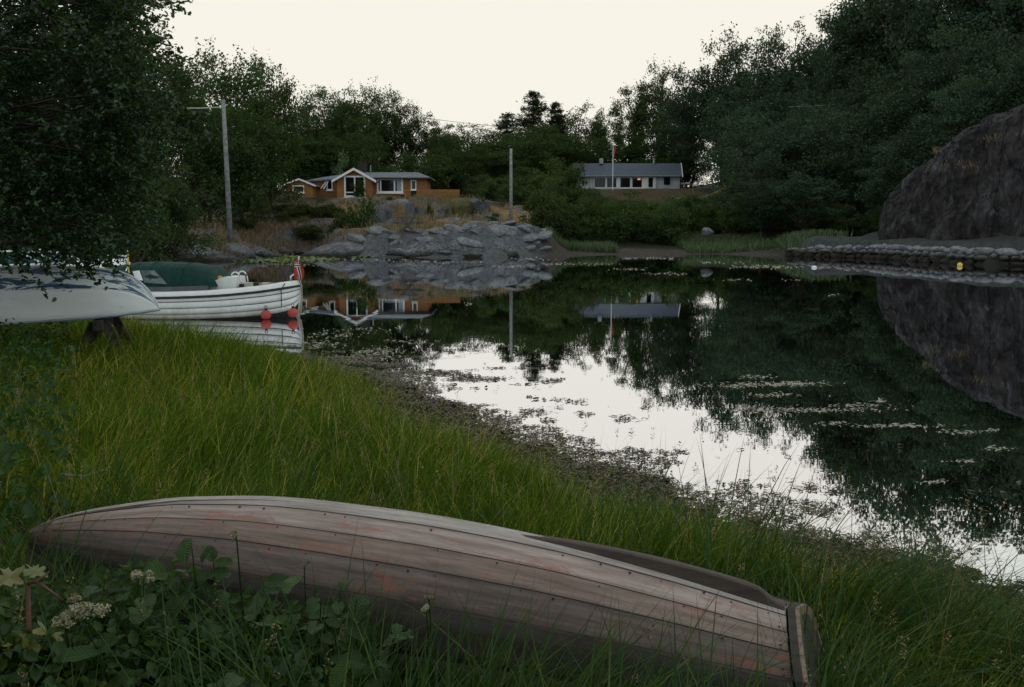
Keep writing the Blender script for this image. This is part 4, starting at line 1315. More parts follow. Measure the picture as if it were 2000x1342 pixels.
c = t.mix(t.ramp(n_l, [(0.3, 0.0), (0.7, 1.0)]), (0.68, 0.71, 0.71), (0.84, 0.85, 0.84))
c = t.mix(t.ramp(n_, [(0.615, 0.0), (0.635, 0.85)]), c, (0.09, 0.22, 0.32))
c = t.mix(t.ramp(n_f, [(0.68, 0.0), (0.75, 0.5)]), c, (0.30, 0.30, 0.28))
M['dinghy_side'] = t.done(t.pbsdf(c, 0.5, None, 0.35))
for side in (1, -1):
    hull_part('bottom', h2.strip(0, 3.85, side, 0.006, 0.006, 0.012, 9), M['dinghy_bottom'], dinghy, label='bottom with flaking blue paint' if side == 1 else None)
    hull_part('side', h2.strip(3.83, 6.0, side, 0.010, 0.010, 0.012, 7), M['dinghy_side'], dinghy)
    e = h2.line(1.0, 1.0, side)
    MB().tube([(p_[0], p_[1] + side * 0.014, p_[2]) for p_ in e], 0.02, 6).build('gunwale', M['metal_grey'], dinghy)
kd = MB().tube([(p_[0] - 0.004, p_[1], p_[2] + 0.008) for p_ in h2.line(0, 0, 1)], 0.014, 6)
kd.build('keel', M['white_paint'], dinghy)
# trestles
c_, s_ = math.cos(dinghy.rotation_euler[2]), math.sin(dinghy.rotation_euler[2])
for lx, lab in ((0.62, 'dark timber trestle carrying the bow of the overturned dinghy'), (2.9, 'dark timber trestle carrying the stern of the overturned dinghy')):
    wx, wy = dz_o.x + lx * c_, 12.0 + lx * s_
    gz = tz(wx, wy)
    top = 0.93 - 0.03 * lx
    tr_o = empty('trestle', (wx, wy, gz), dinghy.rotation_euler[2], lab, 'trestle', 'trestles under the dinghy')
    MB().box((0, 0, top - gz - 0.06), (0.10, 1.25, 0.12)).build('beam', M['trestle'], tr_o)
    for a_ in (-1, 1):
        for b_ in (-1, 1):
            MB().bar((a_ * 0.06, b_ * 0.42, top - gz - 0.05), (a_ * 0.34, b_ * 0.5, -0.1), 0.10, 0.08).build('leg', M['trestle'], tr_o)
    MB().box((0, 0.46, 0.22), (0.46, 0.05, 0.09)).build('brace', M['trestle'], tr_o)

# --- moored double ended boat with green canvas hood
YB = 22.0
st = W(581, 556, YB)
S3 = np.concatenate([np.linspace(0, 0.6, 12), np.linspace(0.72, 4.6, 20), np.linspace(4.7, 5.6, 12)])
kz3 = csmooth([0, 0.08, 0.25, 0.7, 2.6, 4.8, 5.4, 5.6], [0.04, -0.12, -0.22, -0.28, -0.32, -0.24, 0.0, 0.3], S3)
sz3 = csmooth([0, 0.8, 1.8, 3.0, 4.4, 5.6], [0.715, 0.605, 0.53, 0.50, 0.56, 0.76], S3)
bm3 = csmooth([0, 0.12, 0.4, 0.9, 1.6, 2.6, 3.8, 4.8, 5.3, 5.6], [0.02, 0.20, 0.42, 0.66, 0.84, 0.93, 0.84, 0.48, 0.2, 0.01], S3)
SEC3 = [(0, 0), (0.42, 0.14), (0.72, 0.28), (0.86, 0.42), (0.93, 0.58), (0.975, 0.78), (1.0, 1.0)]
rk3 = -0.06 * np.exp(-S3 / 0.5)
h3 = Hull(S3, kz3, sz3, bm3, SEC3, rk3)
moored = empty('moored_boat', (st.x, YB, 0), math.pi - 0.03, 'white double ended motorboat moored at the bank under a green canvas hood', 'boat')
t = NT('gelcoat')                                           # white hull, stained towards the waterline
v = t.coord('Object', (1.5, 1.5, 0.5))
n_ = t.noise(v, 3.0, 7, 0.75)
c = t.mix(t.ramp(n_, [(0.3, 0.0), (0.7, 1.0)]), (0.70, 0.71, 0.69), (0.85, 0.86, 0.84))
tc = t.n('ShaderNodeTexCoord'); sp = t.n('ShaderNodeSeparateXYZ'); t.l(tc.outputs['Object'], sp.inputs[0])
ma = t.n('ShaderNodeMath', operation='MULTIPLY_ADD'); ma.inputs[1].default_value = 0.30; t.l(n_, ma.inputs[0]); t.l(sp.outputs[2], ma.inputs[2])
gr = t.ramp(ma.outputs[0], [(0.16, 0.85), (0.42, 0.0)])
c = t.mix(gr, c, (0.30, 0.27, 0.19))
sc_n = t.noise(t.coord('Object', (0.8, 1, 9)), 4.0, 6, 0.8)
c = t.mix(t.ramp(sc_n, [(0.66, 0.0), (0.74, 0.5)]), c, (0.36, 0.36, 0.35))
M['gelcoat'] = t.done(t.pbsdf(c, 0.45, None, 0.4))
M['bottom_paint'] = mat_plain('bottom_paint', (0.022, 0.022, 0.022), 0.6, 0.3, 0.2)
for side in (1, -1):
    hull_part('lap_shadow_backing', h3.strip(0.0, 6.0, side, -0.012, -0.012, 0.012, 13), M['black'], moored)  # black backing seen through the plank gaps, standing in for lap shadows
    hull_part('bottom', h3.strip(0.0, 2.85, side, 0.0, 0.0, 0.01, 7), M['bottom_paint'], moored)
    for a_, b_ in ((2.88, 3.58), (3.70, 4.46), (4.58, 5.26), (5.38, 5.86)):
        hull_part('plank', h3.strip(a_, b_, side, 0.012, 0.004, 0.012, 3), M['gelcoat'], moored)
    e = h3.line(1.0, 0.965, side)
    MB().tube([(p_[0], p_[1] + side * 0.018, p_[2]) for p_ in e], 0.024, 6).build('rub_rail', M['black'], moored)
    # white gunwale deck strip
    dk = []
    top_ = h3.line(1.0, 1.0, side); inn = h3.line(0.80, 1.0, side)
    Vd = np.concatenate([top_ + (0, 0, 0.0), top_ + (0, -side * 0.01, 0.085), inn + (0, 0, 0.105), inn + (0, 0, -0.05)])
    N = len(S3)
    Fd = [(r * N + j, r * N + j + 1, (r + 1) * N + j + 1, (r + 1) * N + j) for r in range(3) for j in range(N - 1)]
    link('side_deck', mesh_np('side_deck', Vd, np.array(Fd), True), M['gelcoat'], moored)
# inner floor and end decks
fl = MB()
for j in range(len(S3) - 1):
    fl.add([(S3[j], -bm3[j] * 0.8, sz3[j] - 0.05), (S3[j], bm3[j] * 0.8, sz3[j] - 0.05), (S3[j + 1], bm3[j + 1] * 0.8, sz3[j + 1] - 0.05), (S3[j + 1], -bm3[j + 1] * 0.8, sz3[j + 1] - 0.05)], [(0, 1, 2, 3)])
fl.build('floor_deck', M['metal_grey'], moored)
# coaming along the cockpit
M['coaming'] = mat_plain('coaming', (0.10, 0.115, 0.13), 0.5, 0.4, 0.15)
for side in (1, -1):
    cm = MB()
    q = np.linspace(1.75, 4.6, 16)
    for a_, b_ in zip(q[:-1], q[1:]):
        ya, yb_ = np.interp(a_, S3, bm3) * 0.83 * side, np.interp(b_, S3, bm3) * 0.83 * side
        za, zb2 = np.interp(a_, S3, sz3) + 0.09, np.interp(b_, S3, sz3) + 0.09
        cm.add([(a_, ya, za), (b_, yb_, zb2), (b_, yb_, zb2 + 0.11), (a_, ya, za + 0.11), (a_, ya - side * 0.04, za), (b_, yb_ - side * 0.04, zb2), (b_, yb_ - side * 0.04, zb2 + 0.11), (a_, ya - side * 0.04, za + 0.11)],
               [(0, 1, 2, 3), (4, 7, 6, 5), (3, 2, 6, 7), (0, 4, 5, 1)])
    cm.build('coaming', M['coaming'], moored)
# green hood
t = NT('canvas')
v = t.coord('Object')
n_ = t.noise(v, 3.0, 6, 0.6, 0.5); wv = t.noise(t.coord('Object', (5, 1, 1)), 1.6, 4)
c = t.mix(t.ramp(n_, [(0.3, 0.0), (0.7, 1.0)]), (0.005, 0.030, 0.024), (0.011, 0.055, 0.043))
M['canvas'] = t.done(t.pbsdf(c, 0.8, t.bump(wv, 1.0, 0.14), 0.25))
hx_ = np.array([1.62, 1.78, 2.3, 3.0, 3.5, 4.05, 4.5, 4.85])
htop = np.array([0.70, 1.10, 1.19, 1.22, 1.21, 1.12, 0.98, 0.86])
hw = np.interp(hx_, S3, bm3) * 0.80
hb = np.interp(hx_, S3, sz3) + 0.17
prof = [(-1.0, 0.0), (-0.97, 0.45), (-0.86, 0.82), (-0.55, 0.97), (0, 1.0), (0.55, 0.97), (0.86, 0.82), (0.97, 0.45), (1.0, 0.0)]
Vh = np.array([[(x - (0.12 * pz_ if i > 5 else 0), w_ * py_, b_ + (t_ - b_) * pz_) for py_, pz_ in prof] for i, (x, t_, w_, b_) in enumerate(zip(hx_, htop, hw, hb))]).reshape(-1, 3)
npf = len(prof)
Fh = [(i * npf + k, i * npf + k + 1, (i + 1) * npf + k + 1, (i + 1) * npf + k) for i in range(len(hx_) - 1) for k in range(npf - 1)]
hood = link('canvas_hood', mesh_np('canvas_hood', Vh, np.array(Fh), True), M['canvas'], moored)
MB().add([tuple(p_) for p_ in Vh[:npf]], [tuple(range(npf))]).build('hood_end', M['canvas'], moored)
M['vinyl'] = mat_plain('vinyl', (0.16, 0.18, 0.19), 0.25, 0.5, 0.35, 2.5)
t_pl = []
for side in (1, -1):
    def hp(x, f):
        w_ = np.interp(x, hx_, hw); b_ = np.interp(x, hx_, hb); tp_ = np.interp(x, hx_, htop)
        return (x, side * (w_ * np.interp(f, [0, 0.45, 0.82, 0.97], [1, 0.97, 0.86, 0.55]) + 0.022), b_ + (tp_ - b_) * f)
    MB().add([hp(2.62, 0.16), hp(3.12, 0.22), hp(3.22, 0.70), hp(2.92, 0.70)], [(0, 1, 2, 3)]).build('hood_window', M['vinyl'], moored)
    MB().add([hp(3.15, 0.30), hp(3.32, 0.34), hp(3.40, 0.66), hp(3.25, 0.70)], [(0, 1, 2, 3)]).build('hood_window', M['white_paint'], moored)
    # windscreen at the front of the hood
    wsn = [(3.30, 0.20), (3.45, 0.34), (3.8, 0.40), (4.15, 0.34), (4.3, 0.15), (4.25, 0.06), (3.35, 0.06)]
    pts = [(x, side * (np.interp(x, S3, bm3) * 0.83 + 0.03), np.interp(x, S3, sz3) + 0.16 + z_) for x, z_ in wsn]
    MB().add(pts, [tuple(range(len(pts)))]).build('windscreen', M['vinyl'], moored)
    MB().tube(pts + [pts[0]], 0.022, 6, False).build('windscreen_frame', M['black'], moored)
for q in (2.3, 3.0, 4.05):
    i_ = list(hx_).index(q)
    MB().tube([tuple(p_ + np.array((0, 0, 0.004))) for p_ in Vh[i_ * npf:(i_ + 1) * npf]], 0.010, 5).build('hood_seam', M['canvas'], moored)
# hood strap, rails, seats, console
q = 3.55
MB().tube([(q + 0.1, np.interp(q, hx_, hw) + 0.02, 0.78), (q, np.interp(q, hx_, hw) * 0.9 + 0.03, 1.03), (q - 0.03, np.interp(q, hx_, hw) * 0.62 + 0.05, 1.215)], 0.014, 6).build('hood_strap', M['white_paint'], moored)
for yo in (0.25, -0.25):
    arch = [(1.30 - 0.13 * math.cos(a_), yo, 0.60 + 0.40 * math.sin(a_) ** 0.6) for a_ in np.linspace(0.02, math.pi - 0.02, 12)]
    MB().tube(arch, 0.016, 6).build('rail', M['steel'], moored)
MB().prism([(1.92, -0.3, 0.60), (1.30, -0.3, 0.60), (1.22, -0.3, 0.68), (1.25, -0.3, 0.90), (1.5, -0.3, 0.90), (1.92, -0.3, 0.74)], (0, 0.75, 0)).build('engine_box', M['gelcoat'], moored)
M['cushion'] = mat_plain('cushion', (0.55, 0.49, 0.45), 0.8, 0.2, 0.1)
for x_, m_ in ((0.98, 'cushion'), (0.80, 'dark'), (0.66, 'cushion')):
    MB().box((x_, 0.28, 0.70), (0.20, 0.16, 0.15)).build('cushion', M[m_], moored)
MB().box((1.12, 0.3, 0.68), (0.08, 0.3, 0.14)).build('locker', M['black'], moored)
MB().box((0.5, 0.2, 0.70), (0.16, 0.2, 0.12)).build('cushion', M['metal_grey'], moored)
MB().tube([(0.13, 0.05, 0.70), (0.13, 0.05, 0.90), (0.05, 0.0, 0.95), (-0.02, -0.04, 0.88), (-0.03, -0.04, 0.70)], 0.022, 8).build('stern_rail', M['steel'], moored, True)
MB().prism([(-0.07, -0.02, 0.80), (0.03, -0.02, 0.80), (0.06, -0.02, -0.1), (-0.01, -0.02, -0.15), (-0.07, -0.02, 0.25)], (0, 0.04, 0)).build('rudder', M['gelcoat'], moored)
MB().tube([(-0.02, 0.06, 0.88), (-0.10, 0.06, 0.72), (-0.11, 0.07, 0.40), (-0.07, 0.07, 0.05)], 0.022, 7).build('mooring_line', M['rope'], moored)
MB().tube([(0.20, 0.30, 0.76), (0.26, 0.40, 0.62), (0.25, 0.45, 0.24)], 0.010, 6).build('fender_line', M['black'], moored)
# ensign, hanging limp from its staff
fsx = st.x + 0.02
flag = empty('boat_flag', (fsx, YB, 0.85), 0, 'small limp red flag with white edged dark blue cross at the stern', 'flag')
ft = W(585, 505, YB)
pb(MB().tube([(fsx - 0.06, YB, 0.68), (fsx + 0.03, YB, ft.z + 0.05)], 0.014, 6), 'staff', 'white_paint', flag)
M['flag_red'] = mat_plain('flag_red', (0.47, 0.050, 0.032), 0.8, 0.2, 0.15)
M['flag_white'] = mat_plain('flag_white', (0.78, 0.78, 0.76), 0.8, 0.2, 0.05)
M['flag_blue'] = mat_plain('flag_blue', (0.012, 0.014, 0.035), 0.8, 0.2, 0.1)


def fp(u_, v_, dy=0.0):
    """drooped cloth: u 0..1 across folds, v 0..1 down"""
    x = fsx + 0.0 + (u_ - 0.38) * 0.235 * (0.35 + 0.65 * min(1, v_ * 2.2)) * (1 - 0.35 * max(0, v_ - 0.7) / 0.3)
    y = YB - 0.03 - 0.035 * math.sin(u_ * 7.5) + dy
    z = ft.z - 0.02 - 0.46 * v_ - 0.05 * abs(u_ - 0.5) * v_
    return (x, y, z)


def cloth(u0, u1, v0, v1, shear, dy, n=6):
    mb = MB()
    for i in range(n):
        for j in range(n):
            q = []
            for a_, b_ in ((i, j), (i + 1, j), (i + 1, j + 1), (i, j + 1)):
                vv2 = v0 + (v1 - v0) * b_ / n
                uu2 = u0 + (u1 - u0) * a_ / n + shear * (vv2 - v0)
                q.append(fp(min(1, max(0, uu2)), vv2, dy))
            mb.add(q, [(0, 1, 2, 3)])
    return mb


pb(cloth(0, 1, 0, 1, 0, 0, 10), 'cloth', 'flag_red', flag, True)
pb(cloth(0.20, 0.48, 0.12, 0.97, 0.42, -0.010), 'white_cross', 'flag_white', flag, True)
pb(cloth(0.28, 0.40, 0.10, 0.97, 0.42, -0.018), 'blue_cross', 'flag_blue', flag, True)
pb(cloth(0.0, 0.75, 0.22, 0.34, 0.0, -0.022, 5), 'white_cross', 'flag_white', flag, True)
pb(cloth(0.0, 0.75, 0.255, 0.305, 0.0, -0.030, 5), 'blue_cross', 'flag_blue', flag, True)
# orange float on the engine box of the boat
buoy('rope_float', (W(433, 545, YB).x, YB - 0.15, W(433, 546, YB).z + 0.02), 0.075, 'buoy_orange', 'orange float lying at the back edge of the green hood', eye=False)

# --- second boat behind, mostly behind leaves: white cabin cruiser with blue tinted screen
YC = 26.5
cr = empty('cabin_boat', (W(250, 520, YC).x, YC, 0), math.pi + 0.05, 'white cabin boat with blue tinted windscreen behind the green hooded boat', 'boat')
S4 = np.concatenate([np.linspace(0, 0.8, 10), np.linspace(1.0, 4.6, 12)])
kz4 = csmooth([0, 0.3, 1.0, 4.6], [0.55, 0.0, -0.25, -0.3], S4)
sz4 = csmooth([0, 2.0, 4.6], [0.98, 0.92, 0.88], S4)
bm4 = csmooth([0, 0.5, 1.4, 4.6], [0.02, 0.6, 1.0, 1.05], S4)
h4 = Hull(S4, kz4, sz4, bm4, [(0, 0), (0.7, 0.3), (0.92, 0.5), (0.98, 0.8), (1, 1)], -0.35 * np.exp(-S4 / 0.6))
for side in (1, -1):
    hull_part('hull_side', h4.strip(0, 4, side, 0, 0, 0.012, 7), M['gelcoat'], cr)
dkm = MB()
for j in range(len(S4) - 1):
    za, zb2 = sz4[j] + 0.0, sz4[j + 1]
    dkm.add([(S4[j], -bm4[j], za), (S4[j], 0, za + 0.18), (S4[j], bm4[j], za), (S4[j + 1], -bm4[j + 1], zb2), (S4[j + 1], 0, zb2 + 0.18), (S4[j + 1], bm4[j + 1], zb2)], [(0, 1, 4, 3), (1, 2, 5, 4)])
dkm.build('deck', M['gelcoat'], cr)
M['blue_glass'] = mat_plain('blue_glass', (0.05, 0.15, 0.17), 0.15, 0.6, 0.4, 2.0)
for side in (1, -1):
    pts = [(1.3, side * 0.55, 1.06), (2.3, side * 0.80, 1.38), (3.1, side * 0.86, 1.36), (3.3, side * 0.88, 1.0)]
    MB().add(pts, [(0, 1, 2, 3)]).build('side_window', M['blue_glass'], cr)
    MB().tube(pts + [pts[0]], 0.022, 6, False).build('window_frame', M['white_paint'], cr)
    MB().bar((2.0, side * 0.74, 1.10), (2.5, side * 0.84, 1.38), 0.04).build('window_bar', M['white_paint'], cr)
MB().add([(1.3, -0.55, 1.06), (1.3, 0.55, 1.06), (2.3, 0.8, 1.38), (2.3, -0.8, 1.38)], [(0, 1, 2, 3)]).build('windscreen', M['blue_glass'], cr)
MB().tube([(-0.2, 0.1, 1.22), (0.6, 0.6, 1.27), (1.6, 0.95, 1.34), (2.6, 1.0, 1.40)], 0.02, 6).build('bow_rail', M['steel'], cr)
for x_ in (0.0, 0.8, 1.6):
    MB().tube([(x_, np.interp(x_, S4, bm4) * 0.9, np.interp(x_, S4, sz4)), (x_, np.interp(x_, [-0.2, 0.6, 1.6], [0.1, 0.6, 0.95]), np.interp(x_, [-0.2, 0.6, 1.6], [1.22, 1.27, 1.34]))], 0.014, 6).build('rail_post', M['steel'], cr)
# yellow topped walking-stick pole between the boats
yp = W(252, 545, 20.5); yt = W(251, 494, 20.5)
stick = empty('marker_stick', (yp.x, 20.5, 0), 0, 'thin stick with yellow hooked top standing between the boats', 'stick')
pb(MB().tube([(yp.x + 0.03, 20.5, -0.6), (yp.x, 20.5, yt.z)], 0.016, 6), 'shaft', 'buoy_yellow', stick)
pb(MB().tube([(yp.x, 20.5, yt.z), (yp.x - 0.01, 20.5, yt.z + 0.06), (yp.x - 0.05, 20.5, yt.z + 0.08)], 0.014, 6), 'hook', 'buoy_yellow', stick)

# ------------------------------------------------------------------ vegetation
def unit(v):
    return v / np.maximum(np.linalg.norm(v, axis=-1, keepdims=True), 1e-9)


def leaf_quads(C, size, rd, up=0.5, out=None, aspect=0.62):
    """one rhombic leaf (or leaf spray) per centre"""
    n = len(C)
    N = rd.normal(size=(n, 3)) + np.array((0, 0, up))
    if out is not None:
        N = N + out
    N = unit(N)
    A = unit(np.cross(N, rd.normal(size=(n, 3))))
    B = np.cross(N, A)
    size = np.broadcast_to(size, (n,))[:, None]
    fold = N * size * 0.12
    V = np.stack([C - A * size * 0.5, C + B * size * 0.5 * aspect + fold, C + A * size * 0.5, C - B * size * 0.5 * aspect + fold], 1).reshape(-1, 3)
    F = np.arange(4 * n).reshape(-1, 4)
    return V, F


def limb(mb, a, b, r0, r1, bend, rd, n=5, k=5):
    a, b = np.array(a, float), np.array(b, float)
    pts, rr = [], []
    off = rd.normal(size=3) * bend * np.linalg.norm(b - a)
    for i in range(k):
        u_ = i / (k - 1)
        pts.append(a + (b - a) * u_ + off * math.sin(math.pi * u_) + np.array((0, 0, 0.10)) * np.linalg.norm(b - a) * math.sin(math.pi * u_) * 0.6)
        rr.append(r0 + (r1 - r0) * u_)
    mb.tube(pts, rr, n, False)


def broad_tree(seed, rx=0.34, zc=0.55, rzz=0.46, nc=100, cr=0.085, per=200, leaf=0.019, shell=0.5, trunk_r=0.018, droop=0.0, lumps=0.25):
    """unit height tree: (trunk mesh, crown mesh)"""
    rd = np.random.RandomState(seed)
    cs, lv = [], []
    mb = MB()
    top = np.array((rd.normal() * 0.02, rd.normal() * 0.02, zc + rzz * 0.55))
    limb(mb, (0, 0, -0.04), top, trunk_r, trunk_r * 0.2, 0.03, rd, 7, 7)
    for k in range(nc):
        d = unit(rd.normal(size=3))
        r = (shell + (1 - shell) * rd.rand()) if rd.rand() < 0.8 else rd.rand()
        lob = 1 + lumps * vnoise(np.array([d * 2.2 + seed]))[0]
        c = np.array((d[0] * rx * r * lob, d[1] * rx * r * lob, zc + d[2] * rzz * r * lob))
        if c[2] < zc:                                          # narrower underneath
            c[:2] *= 0.92
        c[2] -= droop * (c[0] ** 2 + c[1] ** 2)
        rad = cr * rd.uniform(0.6, 1.3)
        cs.append((c, rad))
        base = np.array((top[0] * c[2], top[1] * c[2], max(0.15, c[2] - 0.12 - 0.25 * rd.rand() - 0.3 * np.hypot(c[0], c[1]))))
        limb(mb, base, c, trunk_r * rd.uniform(0.22, 0.42), 0.0016, 0.06, rd, 4, 5)
    out_c, out_n, sz_l = [], [], []
    for c, rad in cs:
        m = int(per * (rad / cr) ** 1.6)
        q = unit(rd.normal(size=(m, 3))) * (rd.rand(m, 1) ** 0.45) * rad * np.array((1.15, 1.15, 0.75))
        # small twigs push out of the clump
        tw = unit(rd.normal(size=(5, 3)) + (0, 0, 0.4)) * rad
        pick = rd.randint(0, 5, m)
        mask = rd.rand(m) < 0.22
        q[mask] = tw[pick[mask]] * rd.uniform(0.6, 1.6, (mask.sum(), 1)) + rd.normal(size=(mask.sum(), 3)) * rad * 0.12
        out_c.append(c + q); out_n.append(unit(q) * 0.7); sz_l.append(leaf * rd.uniform(0.6, 1.35, m))
    V_, F_ = leaf_quads(np.concatenate(out_c), np.concatenate(sz_l), rd, 0.5, np.concatenate(out_n))
    return mb.mesh('trunk', True), mesh_np('crown', V_, F_)


def spruce_tree(seed, width=0.22, tiers=26, ragged=0.25):
    rd = np.random.RandomState(seed)
    mb = MB()
    limb(mb, (0, 0, -0.04), (0.0, 0, 1.0), 0.016, 0.001, 0.0, rd, 6, 4)
    C, N, Sz = [], [], []
    for k in range(tiers):
        z = 0.06 + 0.94 * (max(0, k + rd.uniform(-.4, .4)) / tiers) ** 0.95
        z = min(max(z, 0.05), 0.995)
        R_ = width * (1 - z) ** 0.8 + 0.012
        nb = int(9 + 6 * (1 - z))
        for b in range(nb):
            a_ = rd.rand() * 6.283
            L_ = R_ * rd.uniform(1 - ragged * 2, 1 + ragged)
            m = int(80 * L_ / 0.2) + 14
            u_ = rd.rand(m) ** 0.7
            wd = (1 - u_) * 0.028 + 0.006
            px_ = u_ * L_
            side_ = rd.normal(size=m) * wd
            zz = z - 0.12 * px_ + 0.28 * px_ ** 2 / max(L_, .01) * 0.5 + rd.normal(size=m) * 0.013
            C.append(np.stack([px_ * math.cos(a_) - side_ * math.sin(a_), px_ * math.sin(a_) + side_ * math.cos(a_), zz], -1))
            Sz.append(0.022 * rd.uniform(0.6, 1.2, m))
            if k % 2 == 0 and b % 2 == 0:
                mb.tube([(0, 0, z), (L_ * 0.8 * math.cos(a_), L_ * 0.8 * math.sin(a_), z - 0.03 * L_)], [0.003, 0.001], 3, False)
    C = np.concatenate(C)
    V_, F_ = leaf_quads(C, np.concatenate(Sz), rd, 0.6, None, 0.4)
    return mb.mesh('trunk', True), mesh_np('crown', V_, F_)


KINDS = {
    'oak_a': broad_tree(1), 'oak_b': broad_tree(2, 0.38, 0.54, 0.47, 90, 0.09), 'oak_c': broad_tree(3, 0.31, 0.54, 0.48, 80, 0.085, lumps=0.45),
    'tall_a': broad_tree(4, 0.25, 0.55, 0.46, 76, 0.072, 170), 'tall_b': broad_tree(5, 0.27, 0.54, 0.47, 74, 0.075, 170, lumps=0.45),
    'airy_a': broad_tree(6, 0.34, 0.57, 0.44, 95, 0.066, 150, 0.018, 0.5, 0.014, lumps=0.5),
    'airy_b': broad_tree(7, 0.27, 0.56, 0.45, 78, 0.060, 150, 0.018, 0.5, 0.013, lumps=0.6),
    'pine': broad_tree(8, 0.21, 0.72, 0.26, 30, 0.07, 170, 0.02, 0.5, 0.014),
    'spruce_a': spruce_tree(9, 0.25, 30, 0.3), 'spruce_b': spruce_tree(10, 0.30, 24, 0.45),
    'bush_a': broad_tree(11, 0.52, 0.42, 0.50, 46, 0.15, 170, 0.048, 0.55, 0.02), 'bush_b': broad_tree(12, 0.62, 0.42, 0.48, 48, 0.16, 150, 0.052, 0.5, 0.02, lumps=0.45),
    'bush_c': broad_tree(13, 0.45, 0.44, 0.52, 40, 0.13, 150, 0.045, 0.5, 0.02, lumps=0.5),
}
KMAT = {'oak': 'leaf_far', 'tall': 'leaf_far', 'airy': 'leaf_far', 'pine': 'needle', 'spruce': 'needle', 'bush': 'leaf_bush'}
for k_, (tm_, cm_) in KINDS.items():
    tm_.materials.append(M['bark'])
    cm_.materials.append(M[KMAT[k_.split('_')[0]]])


def plant(name, kind, x, y, z, h, w, label, cat, group=None, rz=None, leafmat=None, barkmat=None, lean=0.0):
    tm_, cm_ = KINDS[kind]
    o = empty(name, (x, y, z), rs.uniform(0, 6.28) if rz is None else rz, label, cat, group)
    o.scale = (w, w, h)
    o.rotation_euler[1] = lean
    a_ = link('trunk', tm_, None, o)
    b_ = link('crown', cm_, None, o)
    if leafmat:
        b_.material_slots[0].link = 'OBJECT'; b_.material_slots[0].material = M[leafmat]
    if barkmat:
        a_.material_slots[0].link = 'OBJECT'; a_.material_slots[0].material = M[barkmat]
    return o


def tree_px(name, kind, px, py, Y, wpx, label, cat='tree', group=None, base=None, **kw):
    """tree whose top stands at photo pixel (px, py) at distance Y; crown about wpx pixels wide"""
    p = W(px, py, Y)
    z = tz(p.x, Y) if base is None else base
    h = max(1.0, p.z - z)
    spread = {'oak_a': .7, 'oak_b': .76, 'oak_c': .66, 'tall_a': .5, 'tall_b': .56, 'airy_a': .74, 'airy_b': .62, 'pine': .52, 'spruce_a': .42, 'spruce_b': .5, 'bush_a': 1.2, 'bush_b': 1.4, 'bush_c': 1.1}[kind]
    w = wpx / F_PX * Y / spread
    return plant(name, kind, p.x, Y, z - 0.05, h * 1.02, w, label, cat, group, **kw)


G_HILL = 'trees massed on the steep right hillside'
L_HILL = 'dark broadleaf tree in the mass covering the steep right hillside'
# right hillside, skyline first, then filling ranks in front
ORD = 'first second third fourth fifth sixth seventh eighth ninth tenth eleventh twelfth thirteenth fourteenth fifteenth sixteenth'.split()
sky_n = 0
for px, py, Y, wpx, k in sorted([(1345, 128, 165, 120, 'airy_b'), (1415, 88, 158, 130, 'airy_a'), (1455, 92, 152, 90, 'tall_b'), (1495, 88, 146, 100, 'airy_b'), (1545, 60, 142, 110, 'oak_c'),
                          (1592, 55, 138, 90, 'tall_a'), (1630, 36, 132, 100, 'airy_a'), (1690, -12, 120, 170, 'oak_b'), (1750, -60, 118, 170, 'oak_a'), (1822, -150, 108, 190, 'oak_c'),
                          (1900, -80, 104, 190, 'oak_b'), (1975, -95, 100, 190, 'oak_a'), (2070, -140, 98, 220, 'oak_c'), (1705, -85, 125, 120, 'tall_b'), (1940, -60, 112, 140, 'airy_a'),
                          (2160, -130, 92, 240, 'oak_b')]):
    lab_ = L_HILL
    if px < 1990:
        sky_n += 1
        lab_ = ORD[sky_n - 1] + ' tree along the right hillside skyline, counting from the white house'
    tree_px('hillside_tree', k, px, py, Y, wpx * 1.25, lab_, group=G_HILL, leafmat='leaf_hill')
rk = 0
for row, (Y0, n_r, y_top, y_slope) in enumerate([(140, 9, 190, -0.32), (124, 9, 215, -0.34), (108, 9, 260, -0.34), (98, 9, 300, -0.36), (90, 7, 340, -0.34), (84, 6, 372, -0.3)]):
    for k in range(n_r):
        px = 1450 + row * 8 + (k + rs.uniform(-.3, .3)) * (1990 - 1450) / (n_r - 1)
        Y = Y0 + rs.uniform(-5, 5) - (px - 1400) * 0.012
        py = y_top + y_slope * (px - 1400) + rs.uniform(-18, 22)
        if row >= 4 and px > 1760:
            continue
        kd_ = ['oak_a', 'tall_b', 'oak_c', 'tall_a', 'oak_b', 'airy_a', 'airy_b'][rk % 7]; rk += 1
        tree_px('hillside_tree', kd_, px, py, Y, rs.uniform(130, 190), L_HILL, group=G_HILL, leafmat='leaf_hill', barkmat='bark_pale' if rk % 4 == 0 else None)

for px, py, Y, wpx, k in [(1760, 285, 77, 150, 'oak_b'), (1815, 232, 75, 150, 'oak_a'), (1870, 190, 73, 160, 'oak_c'), (1925, 155, 72, 160, 'oak_b'), (1985, 120, 70, 180, 'oak_a'), (2050, 90, 69, 200, 'oak_b'),
                          (1740, 340, 79, 120, 'oak_c'), (1900, 60, 82, 200, 'oak_b'), (2000, 20, 80, 220, 'oak_c'), (1800, 110, 86, 190, 'oak_a')]:
    tree_px('hillside_tree', k, px, py, Y, wpx, L_HILL, group=G_HILL, leafmat='leaf_hill')
